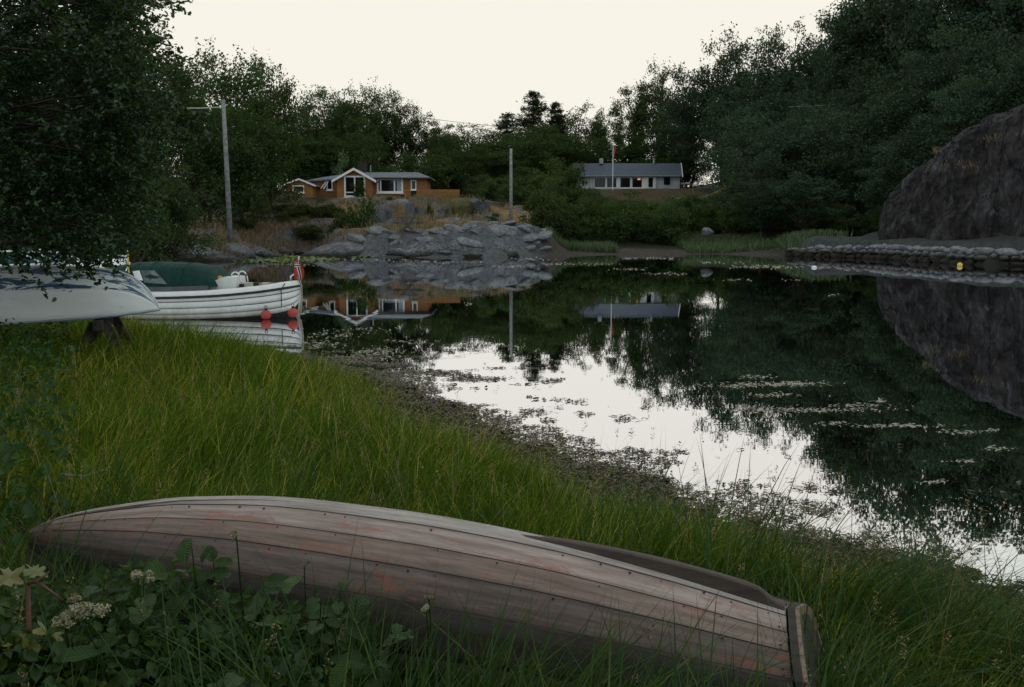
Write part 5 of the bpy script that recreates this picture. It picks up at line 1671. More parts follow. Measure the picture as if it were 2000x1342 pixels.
# behind the white house and along the far skyline
for px, py, Y, wpx, k, lab in [
        (1290, 130, 180, 95, 'airy_a', 'tall airy broadleaf tree with sky showing through, behind the white house roof'),
        (1240, 150, 184, 70, 'airy_b', 'slender airy tree left of the tallest one behind the white house'),
        (1178, 200, 190, 62, 'airy_b', 'thin open birch with sky gap at its right, above the white house'),
        (1120, 214, 188, 90, 'oak_c', 'rounded dark tree between the pointed spruces and the thin birch'),
        (1085, 203, 182, 80, 'spruce_a', 'shorter pointed spruce right of the tallest spruce'),
        (1042, 180, 180, 120, 'spruce_b', 'tallest pointed spruce on the central skyline'),
        (990, 222, 182, 95, 'spruce_b', 'ragged spruce with outstretched boughs left of the tallest spruce'),
        (1060, 250, 165, 150, 'oak_b', 'broad brownish green tree below the pointed spruces'),
        (1150, 268, 172, 120, 'oak_a', 'low dark tree directly left above the white house'),
        (930, 252, 176, 110, 'oak_c', 'low dark tree under the skyline gap'),
        (868, 226, 158, 62, 'airy_b', 'small lone tree with a knobbly top right of the sunlit tree'),
        (900, 262, 150, 110, 'oak_a', 'dark rounded tree behind the terrace screen'),
        (965, 290, 146, 120, 'oak_b', 'dense dark tree above the slope behind the middle pole'),
        (1230, 262, 176, 90, 'tall_b', 'dark tree standing close behind the white house ridge'),
        (1330, 195, 172, 100, 'oak_c', 'dark tree at the right end of the white house'),
        (752, 180, 140, 100, 'airy_a', 'open tree with the evening glow between its branches behind the cottage'),
        (800, 205, 142, 90, 'airy_a', 'open backlit tree right of the glowing one behind the cottage'),
        (845, 240, 146, 70, 'airy_b', 'small backlit tree at the right end of the cottage tree row'),
        (690, 178, 132, 110, 'oak_b', 'dense dark tree above the cottage chimney'),
        (640, 180, 130, 90, 'oak_a', 'dense dark tree left above the cottage roof'),
        (600, 196, 126, 80, 'tall_b', 'dark tree above the garden shed'),
        (610, 268, 118, 110, 'oak_c', 'low dark tree directly behind the shed'),
        (660, 262, 120, 120, 'oak_b', 'low dark tree right behind the left cottage wing'),
        (722, 300, 119, 80, 'bush_a', 'dark thicket behind the cottage chimney'),
        (775, 312, 119, 80, 'bush_b', 'dark thicket behind the right cottage roof'),
        (835, 300, 121, 100, 'bush_a', 'dark thicket at the right end of the cottage'),
        (880, 290, 126, 110, 'oak_b', 'low full tree behind the plank screen'),
        (720, 205, 138, 110, 'oak_c', 'full dark tree between the dense and the glowing ones'),
        (1020, 262, 152, 130, 'oak_a', 'full dark tree below the ragged spruce'),
        (1190, 300, 170, 90, 'bush_b', 'dark thicket behind the white house chimney'),
        (1270, 296, 172, 100, 'bush_a', 'dark thicket behind the white house thin chimney'),
        (1345, 285, 166, 100, 'oak_b', 'full dark tree over the garden chairs')]:
    tree_px('skyline_tree', k, px, py, Y, wpx * 1.3, lab)
# left bank
for px, py, Y, wpx, k, lab, mt in [
        (445, 106, 84, 170, 'oak_b', 'big rounded tree whose crown rises above the tall pole', None),
        (520, 128, 90, 110, 'oak_a', 'big rounded tree right of the tall pole', None),
        (368, 100, 76, 60, 'airy_b', 'thin tree tip with sky gaps beside the near crown', None),
        (400, 190, 74, 130, 'oak_c', 'dark tree behind the tall pole and its wire', None),
        (475, 215, 78, 150, 'oak_b', 'dark bushy tree behind the lower half of the tall pole', None),
        (556, 235, 116, 110, 'tall_b', 'dark tree behind the left corner of the shed', None),
        (330, 300, 56, 120, 'oak_c', 'bluish green young tree above the rock ledge', None),
        (280, 60, 70, 170, 'oak_a', 'dark tree mass right behind the near crown', None),
        (190, 40, 54, 200, 'oak_b', 'dark tree behind the near crown over the boats', None),
        (60, 20, 50, 220, 'oak_a', 'dark tree at the frame edge behind the near crown', None),
        (240, 250, 50, 140, 'oak_b', 'dark low tree behind the green hooded boat', None),
        (500, 300, 94, 70, 'tall_a', 'slim dark tree left of the shed', None)]:
    tree_px('shore_tree', k, px, py, Y, wpx * 1.35, lab)
# more of the shore wood stands round the photographer and shades this bank
for x_, y_, h_, w_, k_, lab_ in [(-7.2, 3.6, 7.5, 8.0, 'oak_b', 'leafy shore tree just outside the left edge, nearest the rowing boat'),
                                 (-4.4, -4.2, 9.0, 10.0, 'oak_a', 'leafy shore tree behind the viewpoint on the left'),
                                 (3.6, -5.6, 8.5, 9.0, 'oak_c', 'leafy shore tree behind the viewpoint on the right')]:
    plant('shore_tree', k_, x_, y_, tz(x_, y_) - 0.1, h_, w_, lab_, 'tree')
tree_px('pale_shrub', 'bush_c', 662, 298, 116, 46, 'pale green fresh shrub in front of the dark trees above the cottage roof', 'shrub', leafmat='leaf_pale')

# shrubs: cottage garden, slope, shore
G_SL = 'shrubs covering the slope between the houses'
L_SL = 'green shrub in the thicket covering the slope below the white house'
for px, py, Y, wpx, k, lab in [
        (708, 384, 81, 105, 'bush_a', 'large dark rounded bush below the cottage gable window'), (642, 392, 88, 90, 'bush_b', 'broad dark bush in front of the cottage left wing'),
        (598, 397, 90, 70, 'bush_a', 'dark bush at the foot of the shed'), (655, 412, 80, 90, 'bush_c', 'mid green bush lower left of the large rounded bush'),
        (700, 350, 105.5, 34, 'bush_c', 'climbing shrub growing over the left edge of the gable window'), (560, 410, 92, 90, 'bush_b', 'dark bush at the wood edge left of the shed'),
        (520, 420, 84, 90, 'bush_a', 'dark shrub between the dry grass and the tall pole'), (480, 436, 76, 60, 'bush_b', 'low bush just right of the tall pole foot'), (560, 440, 82, 70, 'bush_c', 'low green bush on the slope above the inlet'), (575, 425, 88, 60, 'bush_a', 'dark bush in the dry grass below the shed'), (765, 385, 97, 30, 'bush_c', 'small bush beside the large rounded bush on the rocks'),
        (842, 398, 92, 34, 'bush_c', 'little green bush growing on the bare rock below the crate'), (872, 402, 92, 24, 'bush_a', 'tiny green bush on the rock, right of the other one'),
        (962, 418, 80, 40, 'bush_c', 'upright bush at the left foot of the middle pole'), (605, 432, 79, 80, 'bush_b', 'low olive bush above the inlet rocks'),
        (1100, 308, 128, 110, 'bush_a', 'tall round bush covering the left end of the white house'), (1060, 340, 122, 90, 'bush_b', 'bush left of the round bush at the white house deck'),
        (930, 385, 100, 60, 'bush_b', 'green bush at the end of the plank screen'), (330, 420, 62, 90, 'bush_b', 'leafy bush on top of the rock ledge'), (280, 440, 58, 80, 'bush_a', 'dark bush over the ledge behind the boats')]:
    tree_px('shrub', k, px, py, Y, wpx, lab, 'shrub')
for px, py, Y, wpx in [(990, 352, 118, 90), (950, 370, 108, 80), (1010, 378, 104, 90), (1045, 395, 98, 80), (1090, 392, 100, 100), (1140, 384, 108, 90), (1180, 388, 106, 100), (1225, 392, 104, 90),
                       (1270, 388, 108, 100), (1320, 386, 110, 90), (1360, 400, 100, 90), (1080, 425, 88, 70), (1120, 418, 90, 80), (1165, 415, 92, 90), (1215, 418, 92, 90), (1262, 415, 92, 90),
                       (1310, 415, 92, 80), (1350, 420, 90, 80), (1400, 405, 92, 90), (1440, 415, 88, 80), (1490, 420, 86, 90), (1545, 425, 84, 90), (1600, 428, 82, 90), (1660, 430, 80, 90), (1710, 440, 77, 70),
                       (880, 330, 128, 90), (940, 330, 130, 100), (1000, 320, 134, 100), (1410, 380, 118, 80), (1450, 385, 104, 90), (1520, 392, 98, 90), (1590, 400, 94, 90), (1060, 440, 82, 50), (1140, 440, 84, 60), (1250, 440, 84, 70), (1200, 441, 85, 60), (1300, 440, 85, 70), (1072, 452, 80, 40), (1105, 452, 80.5, 50), (1150, 452, 82, 60), (1200, 452, 83, 60), (1260, 452, 83, 60), (1310, 452, 83, 60)]:
    x_ = (px + rs.uniform(-8, 8) - CX) / F_PX * Y
    z_ = tz(x_, Y)
    lim = W(px, 379 if 1140 < px < 1380 else 330, Y).z - z_
    h_ = max(1.0, min(rs.uniform(2.2, 3.6), lim))
    plant('slope_shrub', ['bush_a', 'bush_b', 'bush_c'][rs.randint(3)], x_, Y, z_ - 0.1, h_, max(h_ * 0.9, wpx / F_PX * Y / 1.15), L_SL, 'shrub', G_SL)


# --- the big near tree that hangs over the boats on the left
def leaf_shape(C, size, N, A, curl=0.15):
    """6-point pointed oval leaf, two faces folded along the midrib"""
    B = np.cross(N, A)
    s = size[:, None]
    up_ = N * s * curl
    P0, P3 = C - A * s * 0.5, C + A * s * 0.55 - up_ * 0.6
    L1, L2 = C - A * s * 0.2 + B * s * 0.30 + up_, C + A * s * 0.22 + B * s * 0.27 + up_
    R1, R2 = C - A * s * 0.2 - B * s * 0.30 + up_, C + A * s * 0.22 - B * s * 0.27 + up_
    V_ = np.stack([P0, L1, L2, P3, R2, R1], 1).reshape(-1, 3)
    i = np.arange(len(C))[:, None] * 6
    F_ = np.concatenate([i + np.array((0, 3, 2, 1)), i + np.array((0, 5, 4, 3))])
    return V_, F_


rd = np.random.RandomState(77)
near_tree = empty('alder_tree', (-9.2, 12.6, tz(-9.2, 12.6)), 0, 'big dark leafy tree hanging over the boats at the left edge', 'tree')
NTL = Vector(near_tree.location)
tk = MB()
limb(tk, (0, 0, -0.3), (0.3, -0.2, 6.5), 0.20, 0.05, 0.03, rd, 9, 8)
clumps = []
edge = [(-140, 200), (0, 238), (40, 262), (90, 250), (160, 268), (230, 272), (300, 262), (360, 248), (420, 235), (455, 225), (480, 150), (500, 95)]
ey = np.array([e[0] for e in edge]); ex = np.array([e[1] for e in edge])
for k in range(430):
    py = rd.uniform(-140, 492)
    lim = np.interp(py, ey, ex)
    px = rd.uniform(-160, lim - 14) if k % 3 else lim - rd.rand() ** 2 * 90 - 8
    Yd = rd.uniform(9.6, 14.2)
    p = W(px, py, Yd)
    rad_ = rd.uniform(0.20, 0.40)
    if p.z - rad_ * 0.9 < 1.50:
        continue
    clumps.append((np.array(p), rad_))
LC, LN, LA, LS = [], [], [], []
for c, rad in clumps:
    m = int(215 * (rad / 0.3) ** 1.5)
    d = unit(c - np.array((-9.0, 12.5, 4.0)))
    # sprigs: leaves alternate along several twigs inside the clump
    nt = 9
    for q in range(nt):
        t0 = c + rd.normal(size=3) * rad * 0.45
        dr = unit(d * 0.7 + rd.normal(size=3) * 0.8 + np.array((0, 0, -0.05)))
        L_ = rad * rd.uniform(0.8, 1.8)
        mm_ = max(5, m // nt)
        u_ = np.linspace(0.1, 1, mm_)
        pos = t0 + dr * (u_[:, None] * L_) + rd.normal(size=(mm_, 3)) * 0.018
        nn = unit(rd.normal(size=(mm_, 3)) * 0.6 + np.array((0, -0.25, 0.9)))
        aa = unit(dr * 0.6 + rd.normal(size=(mm_, 3)) * 0.7)
        aa = unit(aa - nn * np.sum(aa * nn, 1, keepdims=True))
        LC.append(pos); LN.append(nn); LA.append(aa); LS.append(rd.uniform(0.03, 0.068, mm_))
        if q < 3:
            tk.tube([t0 - np.array(NTL), t0 + dr * L_ * 0.5 - np.array(NTL), t0 + dr * L_ - np.array(NTL)], [0.006, 0.004, 0.002], 3, False)
    if rd.rand() < 0.5:
        hgt_ = max(0.8, min(5.5, c[2] - 1.0 + rd.uniform(-.6, .6)))
        limb(tk, (0.05, -0.05, hgt_ - NTL.z), c - np.array(NTL), 0.035, 0.006, 0.05, rd, 4, 7)
LC, LN, LA, LS = map(np.concatenate, (LC, LN, LA, LS))
pick = np.argsort(-(LS * (20 - LC[:, 1]) + rd.rand(len(LS)) * 0.25 + (LC[:, 0] > -6.5) * 0.3))[:300]
rest = np.ones(len(LS), bool); rest[pick] = False
V_, F_ = leaf_shape(LC[rest], LS[rest], LN[rest], LA[rest])
link('crown', mesh_np('crown', V_ - np.array(NTL), F_), M['leaf_near'], near_tree)
tk.build('trunk', M['bark'], near_tree, True)
Vl, Fl = leaf_shape(np.zeros((1, 3)), np.ones(1), np.array([[0, 0, 1.0]]), np.array([[1.0, 0, 0]]))
leaf_me = mesh_np('leaf', Vl, Fl)
leaf_me.materials.append(M['leaf_near'])


def leaf_obj(me, C, N, A, s, parent, off):
    B = np.cross(N, A)
    o = bpy.data.objects.new('leaf', me)
    COL.objects.link(o)
    o.parent = parent
    m = Matrix(((A[0], B[0], N[0], C[0] - off[0]), (A[1], B[1], N[1], C[1] - off[1]), (A[2], B[2], N[2], C[2] - off[2]), (0, 0, 0, 1)))
    o.matrix_basis = m @ Matrix.Scale(s, 4)
    return o


for i in pick:
    leaf_obj(leaf_me, LC[i], LN[i], LA[i], LS[i], near_tree, NTL)


# ------------------------------------------------------------------ grasses
def blades(P, h, w, lean, bend, az, rd, lev=(0.0, 0.38, 0.72, 1.0), fold=None):
    """grass blades: base points P, heights, widths, initial lean, extra bend, azimuth"""
    n = len(P)
    D = np.stack([np.cos(az), np.sin(az), np.zeros(n)], -1)
    sa = az + rd.normal(size=n) * 0.9 + 1.57
    Sd = np.stack([np.cos(sa), np.sin(sa), np.zeros(n)], -1)
    cols = []
    for i, t_ in enumerate(lev):
        hor = (lean * t_ + bend * t_ ** 2.2) * h
        ver = h * t_ * np.sqrt(np.maximum(0.12, 1 - (lean * 0.8 + bend * 0.75 * t_) ** 2))
        c_ = P + D * hor[:, None] + np.array((0, 0, 1.0)) * ver[:, None]
        if i == len(lev) - 1:
            cols.append(c_[:, None])
        else:
            ww = (w * (1 - 0.75 * t_ ** 1.5) * (0.7 if i == 0 else 1.0))[:, None] * 0.5
            cols.append(np.stack([c_ - Sd * ww, c_ + Sd * ww], 1))
    V_ = np.concatenate(cols, 1)
    nv = V_.shape[1]
    i = np.arange(n)[:, None] * nv
    q = [i + np.array((2 * k, 2 * k + 1, 2 * k + 3, 2 * k + 2)) for k in range(len(lev) - 2)]
    b = 2 * (len(lev) - 2)
    return V_.reshape(-1, 3), [np.concatenate(q), i + np.array((b, b + 1, b + 2))]


def scatter(n, x0, x1, y0, y1, rd):
    return rd.uniform(x0, x1, n), rd.uniform(y0, y1, n)


def in_view(x, y, margin=0.5, lo=0.0):
    return np.abs(x) < y * 0.53 + margin


rd = np.random.RandomState(5)
# meadow between the rowing boat and the water
x, y = scatter(560000, -9.5, 3.4, 2.9, 18.5, rd)
dn = sdist(NEAR, x, y, False)
gap_ = 0.62 * sstep(10.8, 9.6, y) * (0.75 + 0.6 * fbm2(x, y, 1.3, 2, 60))          # bare weed strip along the lower bank
keep = (dn > gap_ - 0.05) & in_view(x, y, 0.4) & ~in_rowboat(x, y, 0.05)
dens = 0.30 + 0.70 * sstep(3, 6, 12 - y)                        # fewer, but wider, far away
bare = sstep(0.9, 0.35, np.hypot((x + 2.55) / 1.5, (y - 4.75) / 0.55))
dens = dens * (1 - 0.93 * bare) * (0.55 + 0.45 * sstep(-0.5, 0.1, fbm2(x, y, 0.8, 3, 61)))
dens = dens * (1 - 0.75 * sstep(5.2, 6.8, -x) * sstep(14, 9, y))
# only the strip near the weed runs thin
dens = dens * sstep(-0.1, 0.5, dn - gap_)
keep &= rd.rand(len(x)) < dens * 0.80
x, y, dn = x[keep], y[keep], dn[keep]
z = terrain(x, y) - 0.02
hN = fbm2(x, y, 0.55, 3, 63)
tuftn = fbm2(x, y, 2.6, 2, 64)
h = (0.32 + 0.14 * hN + 0.16 * tuftn + 0.14 * sstep(5, 9, y)) * rd.uniform(0.45, 1.3, len(x)) * (0.75 + 0.25 * sstep(0, 1.2, dn))
h = np.maximum(h * 0.88, 0.08)
h *= np.where(y < 4.2, 0.62, 1.0)
az = fbm2(x, y, 0.35, 2, 65) * 2.0 + fbm2(x, y, 3.0, 2, 66) * 3.5 + rd.normal(size=len(x)) * 1.0 - 0.3
w = 0.0034 + 0.00048 * y
V_, F_ = blades(np.stack([x, y, z], -1), h, w * rd.uniform(0.7, 1.4, len(x)), rd.uniform(0.05, 0.5, len(x)), rd.uniform(0.05, 0.75, len(x)), az, rd)
link('meadow_grass', mesh_np('meadow_grass', V_, F_), M['grass'], label='tall yellow green shore grass between the boat and the water', cat='grass', kind='stuff')

# coarse sedge in front of and beside the rowing boat
x, y = scatter(60000, -2.4, 2.6, 1.75, 4.9, rd)
dn = sdist(NEAR, x, y, False)
right = (x > 0.95 + (y - 3) * 0.3)
keep = (dn > 0.0) & in_view(x, y, 0.3) & ~in_rowboat(x, y, 0.03)
front = y < 3.1 + (0.87 - x) * 0.31
tuft = fbm2(x, y, 3.2, 2, 71)
pr = np.where(right, 0.34, np.where(front, 0.62 * sstep(-0.9, -0.1, x) + 0.08, 0.10)) * sstep(-0.35, 0.25, tuft)
keep &= rd.rand(len(x)) < pr
x, y = x[keep], y[keep]
hl_s = rd.uniform(-0.25, 2.9, 9000); hl_o = np.interp(hl_s, S, bm_) + rd.uniform(0.02, 0.42, 9000) ** 1.1
bx2 = BO[0] + hl_s * math.cos(BRZ) - hl_o * math.sin(BRZ); by2 = BO[1] + hl_s * math.sin(BRZ) + hl_o * math.cos(BRZ)
kk = (fbm2(bx2, by2, 4.0, 2, 72) > -0.25) & (rd.rand(9000) < np.interp(hl_s, [0, 1.3, 2.9], [1.0, 0.9, 0.4]))
n_front = int(kk.sum())
x = np.concatenate([x, bx2[kk]]); y = np.concatenate([y, by2[kk]])

z = terrain(x, y) - 0.02
rt = x > 0.95 + (y - 3) * 0.3
h = np.where(rt, rd.uniform(0.28, 0.62, len(x)), rd.uniform(0.30, 0.76, len(x)))
h[-n_front:] = rd.uniform(0.12, 0.50, n_front)
az = fbm2(x, y, 2.2, 2, 73) * 4.5 + rd.normal(size=len(x)) * 0.7
V_, F_ = blades(np.stack([x, y, z], -1), h, rd.uniform(0.0035, 0.0085, len(x)), rd.uniform(0.05, 0.4, len(x)), np.where(rt, rd.uniform(0.3, 1.1, len(x)), rd.uniform(0.05, 0.75, len(x))), az, rd, (0, 0.2, 0.4, 0.6, 0.8, 1.0))
link('sedge_grass', mesh_np('sedge_grass', V_, F_), M['sedge'], label='coarse dark green arching sedge around the rowing boat', cat='grass', kind='stuff')

# straw stems with seed heads among the grass
x, y = scatter(2400, -3.6, 2.2, 2.0, 9.5, rd)
keep = in_view(x, y, 0.2) & (sdist(NEAR, x, y, False) > 1.0) & ~in_rowboat(x, y, 0.02) & (rd.rand(len(x)) < 0.36)
x, y = x[keep], y[keep]
z = terrain(x, y)
h = rd.uniform(0.40, 0.72, len(x)) * np.where(y < 3.2, 0.8, 1)
az = rd.uniform(0, 6.28, len(x)); ln_ = rd.uniform(0.05, 0.3, len(x)); bd = rd.uniform(0.05, 0.45, len(x))
V1, F1 = blades(np.stack([x, y, z], -1), h, np.full(len(x), 0.0028), ln_, bd, az, rd, (0, 0.25, 0.5, 0.75, 1.0))
tips = V1.reshape(len(x), -1, 3)[:, -1]
hc = np.repeat(tips, 16, 0) + np.concatenate([np.stack([rd.normal(size=16) * 0.006, rd.normal(size=16) * 0.006, rd.uniform(-0.06, 0.01, 16)], -1) for _ in range(len(x))])
V2, F2 = leaf_quads(hc, 0.012, rd, 0.2, None, 0.35)
V_ = np.concatenate([V1, V2]); F_ = [F1[0], F1[1], F2 + len(V1)]
link('seed_stems', mesh_np('seed_stems', V_, F_), M['straw'], label='dry straw coloured grass stems with seed heads in the meadow', cat='grass', kind='stuff')

# dry grass on the point and the ledge, reeds at the far beach
def far_grass(n, boxes, hmin, hmax, wd, mat, name, label, rd, thr=-0.2):
    X_, Y_ = [], []
    for (ax, bx_, ay, by_, k) in boxes:
        a_, b_ = scatter(int(n * k), ax, bx_, ay, by_, rd)
        X_.append(a_); Y_.append(b_)
    x = np.concatenate(X_); y = np.concatenate(Y_)
    keep = (sdist(FAR, x, y, True) > 0.5) & (fbm2(x, y, 0.6, 3, 81) > thr)
    x, y = x[keep], y[keep]
    z = terrain(x, y) - 0.03
    m = len(x)
    V_, F_ = blades(np.stack([x, y, z], -1), rd.uniform(hmin, hmax, m), np.full(m, wd), rd.uniform(0, 0.4, m), rd.uniform(0, 0.5, m), rd.uniform(0, 6.28, m), rd, (0, 0.5, 1.0))
    link(name, mesh_np(name, V_, F_), M[mat], label=label, cat='grass', kind='stuff')


far_grass(16000, [(-14, 0, 70, 104, 1.0), (-24, -14, 76, 98, 0.9), (-25, -17, 60, 76, 0.7), (14, 28, 146, 154, 0.25)], 0.25, 0.65, 0.055, 'straw', 'dry_grass', 'dry straw coloured grass in patches on the rocky point', rd, 0.0)
far_grass(7000, [(13.5, 20.5, 76.2, 84, 1.0), (2.6, 8.0, 75.6, 80, 0.8), (20, 24.5, 72, 80, 0.3)], 0.35, 0.75, 0.05, 'reed', 'reed_bed', 'bright green reeds fringing the far beach', rd, -0.6)
# grass tufts caught on the cliff ledges
idx = []
cliff_px = [(1850, 290, 50), (1835, 325, 30), (1935, 275, 40), (1890, 326, 50)]
CP = CLIFF_P.reshape(-1, 3)
dpt = CP[:, 1] * math.cos(PITCH) - (CP[:, 2] - EYE) * math.sin(PITCH)
cpx = CX + F_PX * CP[:, 0] / dpt
cpy = CY - F_PX * (CP[:, 1] * math.sin(PITCH) + (CP[:, 2] - EYE) * math.cos(PITCH)) / dpt
pts = []
for px, py, wd in cliff_px:
    m = np.where((np.abs(cpx - px) < wd * 0.55) & (np.abs(cpy - py) < 9))[0]
    if len(m):
        for ctr in CP[rd.choice(m, 3)]:
            pts.append(ctr + rd.normal(size=(50, 3)) * np.array((0.35, 0.35, 0.12)))
if pts:
    p_ = np.concatenate(pts); m = len(p_)
    V_, F_ = blades(p_, rd.uniform(0.12, 0.3, m), np.full(m, 0.035), rd.uniform(0, 0.5, m), rd.uniform(0.1, 0.6, m), rd.uniform(2.2, 4.2, m), rd, (0, 0.5, 1.0))
    link('ledge_grass', mesh_np('ledge_grass', V_, F_), M['straw'], label='rusty dry grass tufts caught on the cliff ledges', cat='grass', kind='stuff')

# ------------------------------------------------------------------ weed on the water
t = NT('seaweed')
g = t.n('ShaderNodeNewGeometry')
c = t.ramp(g.outputs['Random Per Island'], [(0.0, (0.022, 0.016, 0.006)), (0.6, (0.070, 0.046, 0.014)), (1.0, (0.16, 0.115, 0.032))])
M['seaweed'] = t.done(t.pbsdf(c, 0.38, None, 0.35))


def fronds(P, L_, wd, rd, lift):
    """short curled strips lying on the water"""
    n = len(P)
    az = rd.uniform(0, 6.283, n)
    D = np.stack([np.cos(az), np.sin(az), np.zeros(n)], -1); Sd = np.stack([-np.sin(az), np.cos(az), np.zeros(n)], -1)
    turn = rd.normal(size=n) * 0.5
    cols = []
    for i, t_ in enumerate((-0.5, -0.15, 0.2, 0.5)):
        c_ = P + D * (t_ * L_)[:, None] + Sd * (turn * t_ * t_ * L_ * 2)[:, None]
        zz = lift * np.maximum(0, np.sin((t_ + 0.5) * 3.14 * rd.uniform(0.6, 1.3, n) + rd.uniform(-.4, .4, n)))
        c_ = c_ + np.array((0, 0, 1.0)) * zz[:, None]
        ww = (wd * (0.35, 1.0, 0.9, 0.3)[i] * 0.5)[:, None]
        tilt = np.array((0, 0, 1.0)) * (rd.normal(size=n) * 0.25 * wd)[:, None]
        cols.append(np.stack([c_ - Sd * ww - tilt, c_ + Sd * ww + tilt], 1))
    V_ = np.concatenate(cols, 1)
    V_[..., 2] = np.maximum(V_[..., 2], 0.003)
    i = np.arange(n)[:, None] * 8
    return V_.reshape(-1, 3), np.concatenate([i + np.array((2 * k, 2 * k + 1, 2 * k + 3, 2 * k + 2)) for k in range(3)])


mx_, my_ = np.meshgrid(np.arange(-3.5, 4.6, 0.055), np.arange(3.3, 13.0, 0.07))


def mat_height(x, y):
    d_ = -sdist(NEAR, x, y, False)
    e_ = np.interp(d_, [-1.3, -0.9, -0.2, 0.35, 0.75, 1.3], [0.0, 0.05, 0.07, 0.045, -0.01, -0.09])
    return np.maximum(terrain(x, y), 0) + e_ + 0.05 * fbm2(x, y, 2.2, 4, 95) + 0.035 * fbm2(x, y, 9.0, 3, 96) - 0.012


mz_ = mat_height(mx_, my_)
on_ = (mz_ > 0.0) & (np.abs(mx_) < my_ * 0.56 + 0.4) & (sdist(NEAR, mx_, my_, False) < 1.3)
nxm = mx_.shape[1]
q_ = (np.arange(mx_.shape[0] - 1)[:, None] * nxm + np.arange(nxm - 1)[None, :]).ravel()
fo_ = on_.ravel()
q_ = q_[fo_[q_] & fo_[q_ + 1] & fo_[q_ + nxm] & fo_[q_ + nxm + 1]]
t = NT('weed_mat')
v = t.coord('Object'); n_ = t.noise(v, 28, 7, 0.75); n_b = t.noise(v, 5, 4)
c = t.mix(t.ramp(n_, [(0.35, 0.0), (0.68, 1.0)]), (0.012, 0.009, 0.004), (0.060, 0.042, 0.014))
c = t.mix(t.ramp(n_b, [(0.45, 0.0), (0.65, 0.5)]), c, (0.085, 0.060, 0.020))
M['weed_mat'] = t.done(t.pbsdf(c, 0.7, t.bump(n_, 1.0, 0.05), 0.2))
link('seaweed_mat', mesh_np('seaweed_mat', np.stack([mx_, my_, mz_], -1).reshape(-1, 3), np.stack([q_, q_ + 1, q_ + nxm + 1, q_ + nxm], -1), True), M['weed_mat'],
     label='thick dark brown seaweed bank between the grass and the water', cat='seaweed', kind='stuff')
x, y = scatter(900000, -5.5, 6.5, 3.2, 16.5, rd)
dn = -sdist(NEAR, x, y, False)                                   # metres out from the bank
keep = (dn > -1.1) & (dn < 4.2) & in_view(x, y, 0.3)
x, y, dn = x[keep], y[keep], dn[keep]
cl = fbm2(x * 0.75 + y * 0.2, y * 1.25, 1.5, 5, 91) + 0.55 * fbm2(x, y, 5.5, 3, 92)
thr = np.interp(dn, [-0.7, 0.0, 0.4, 0.9, 1.6, 2.6, 4.2], [-1.2, -1.2, -0.62, 0.02, 0.30, 0.48, 0.68])
pr = np.where(cl > thr, 1.0, 0.004) * np.interp(dn, [-1.1, 0, 0.6, 2, 4.2], [0.6, 0.9, 0.6, 0.4, 0.35]) * np.interp(y, [4, 12], [1.0, 0.6])
keep = rd.rand(len(x)) < pr * 0.5
x, y, dn = x[keep], y[keep], dn[keep]
z = np.maximum(np.maximum(terrain(x, y), 0), mat_height(x, y)) + 0.003 + np.where(dn < 0.6, rd.rand(len(x)) * 0.025, 0)
L_ = rd.uniform(0.02, 0.07, len(x)) * np.interp(y, [4, 14], [0.85, 1.5])
V_, F_ = fronds(np.stack([x, y, z], -1), L_, rd.uniform(0.005, 0.013, len(x)) * np.interp(y, [4, 14], [0.9, 1.5]), rd, rd.uniform(0.0, 0.020, len(x)))
link('seaweed', mesh_np('seaweed', V_, F_), M['seaweed'], label='brown bladder seaweed lying in drifts along the waterline', cat='seaweed', kind='stuff')

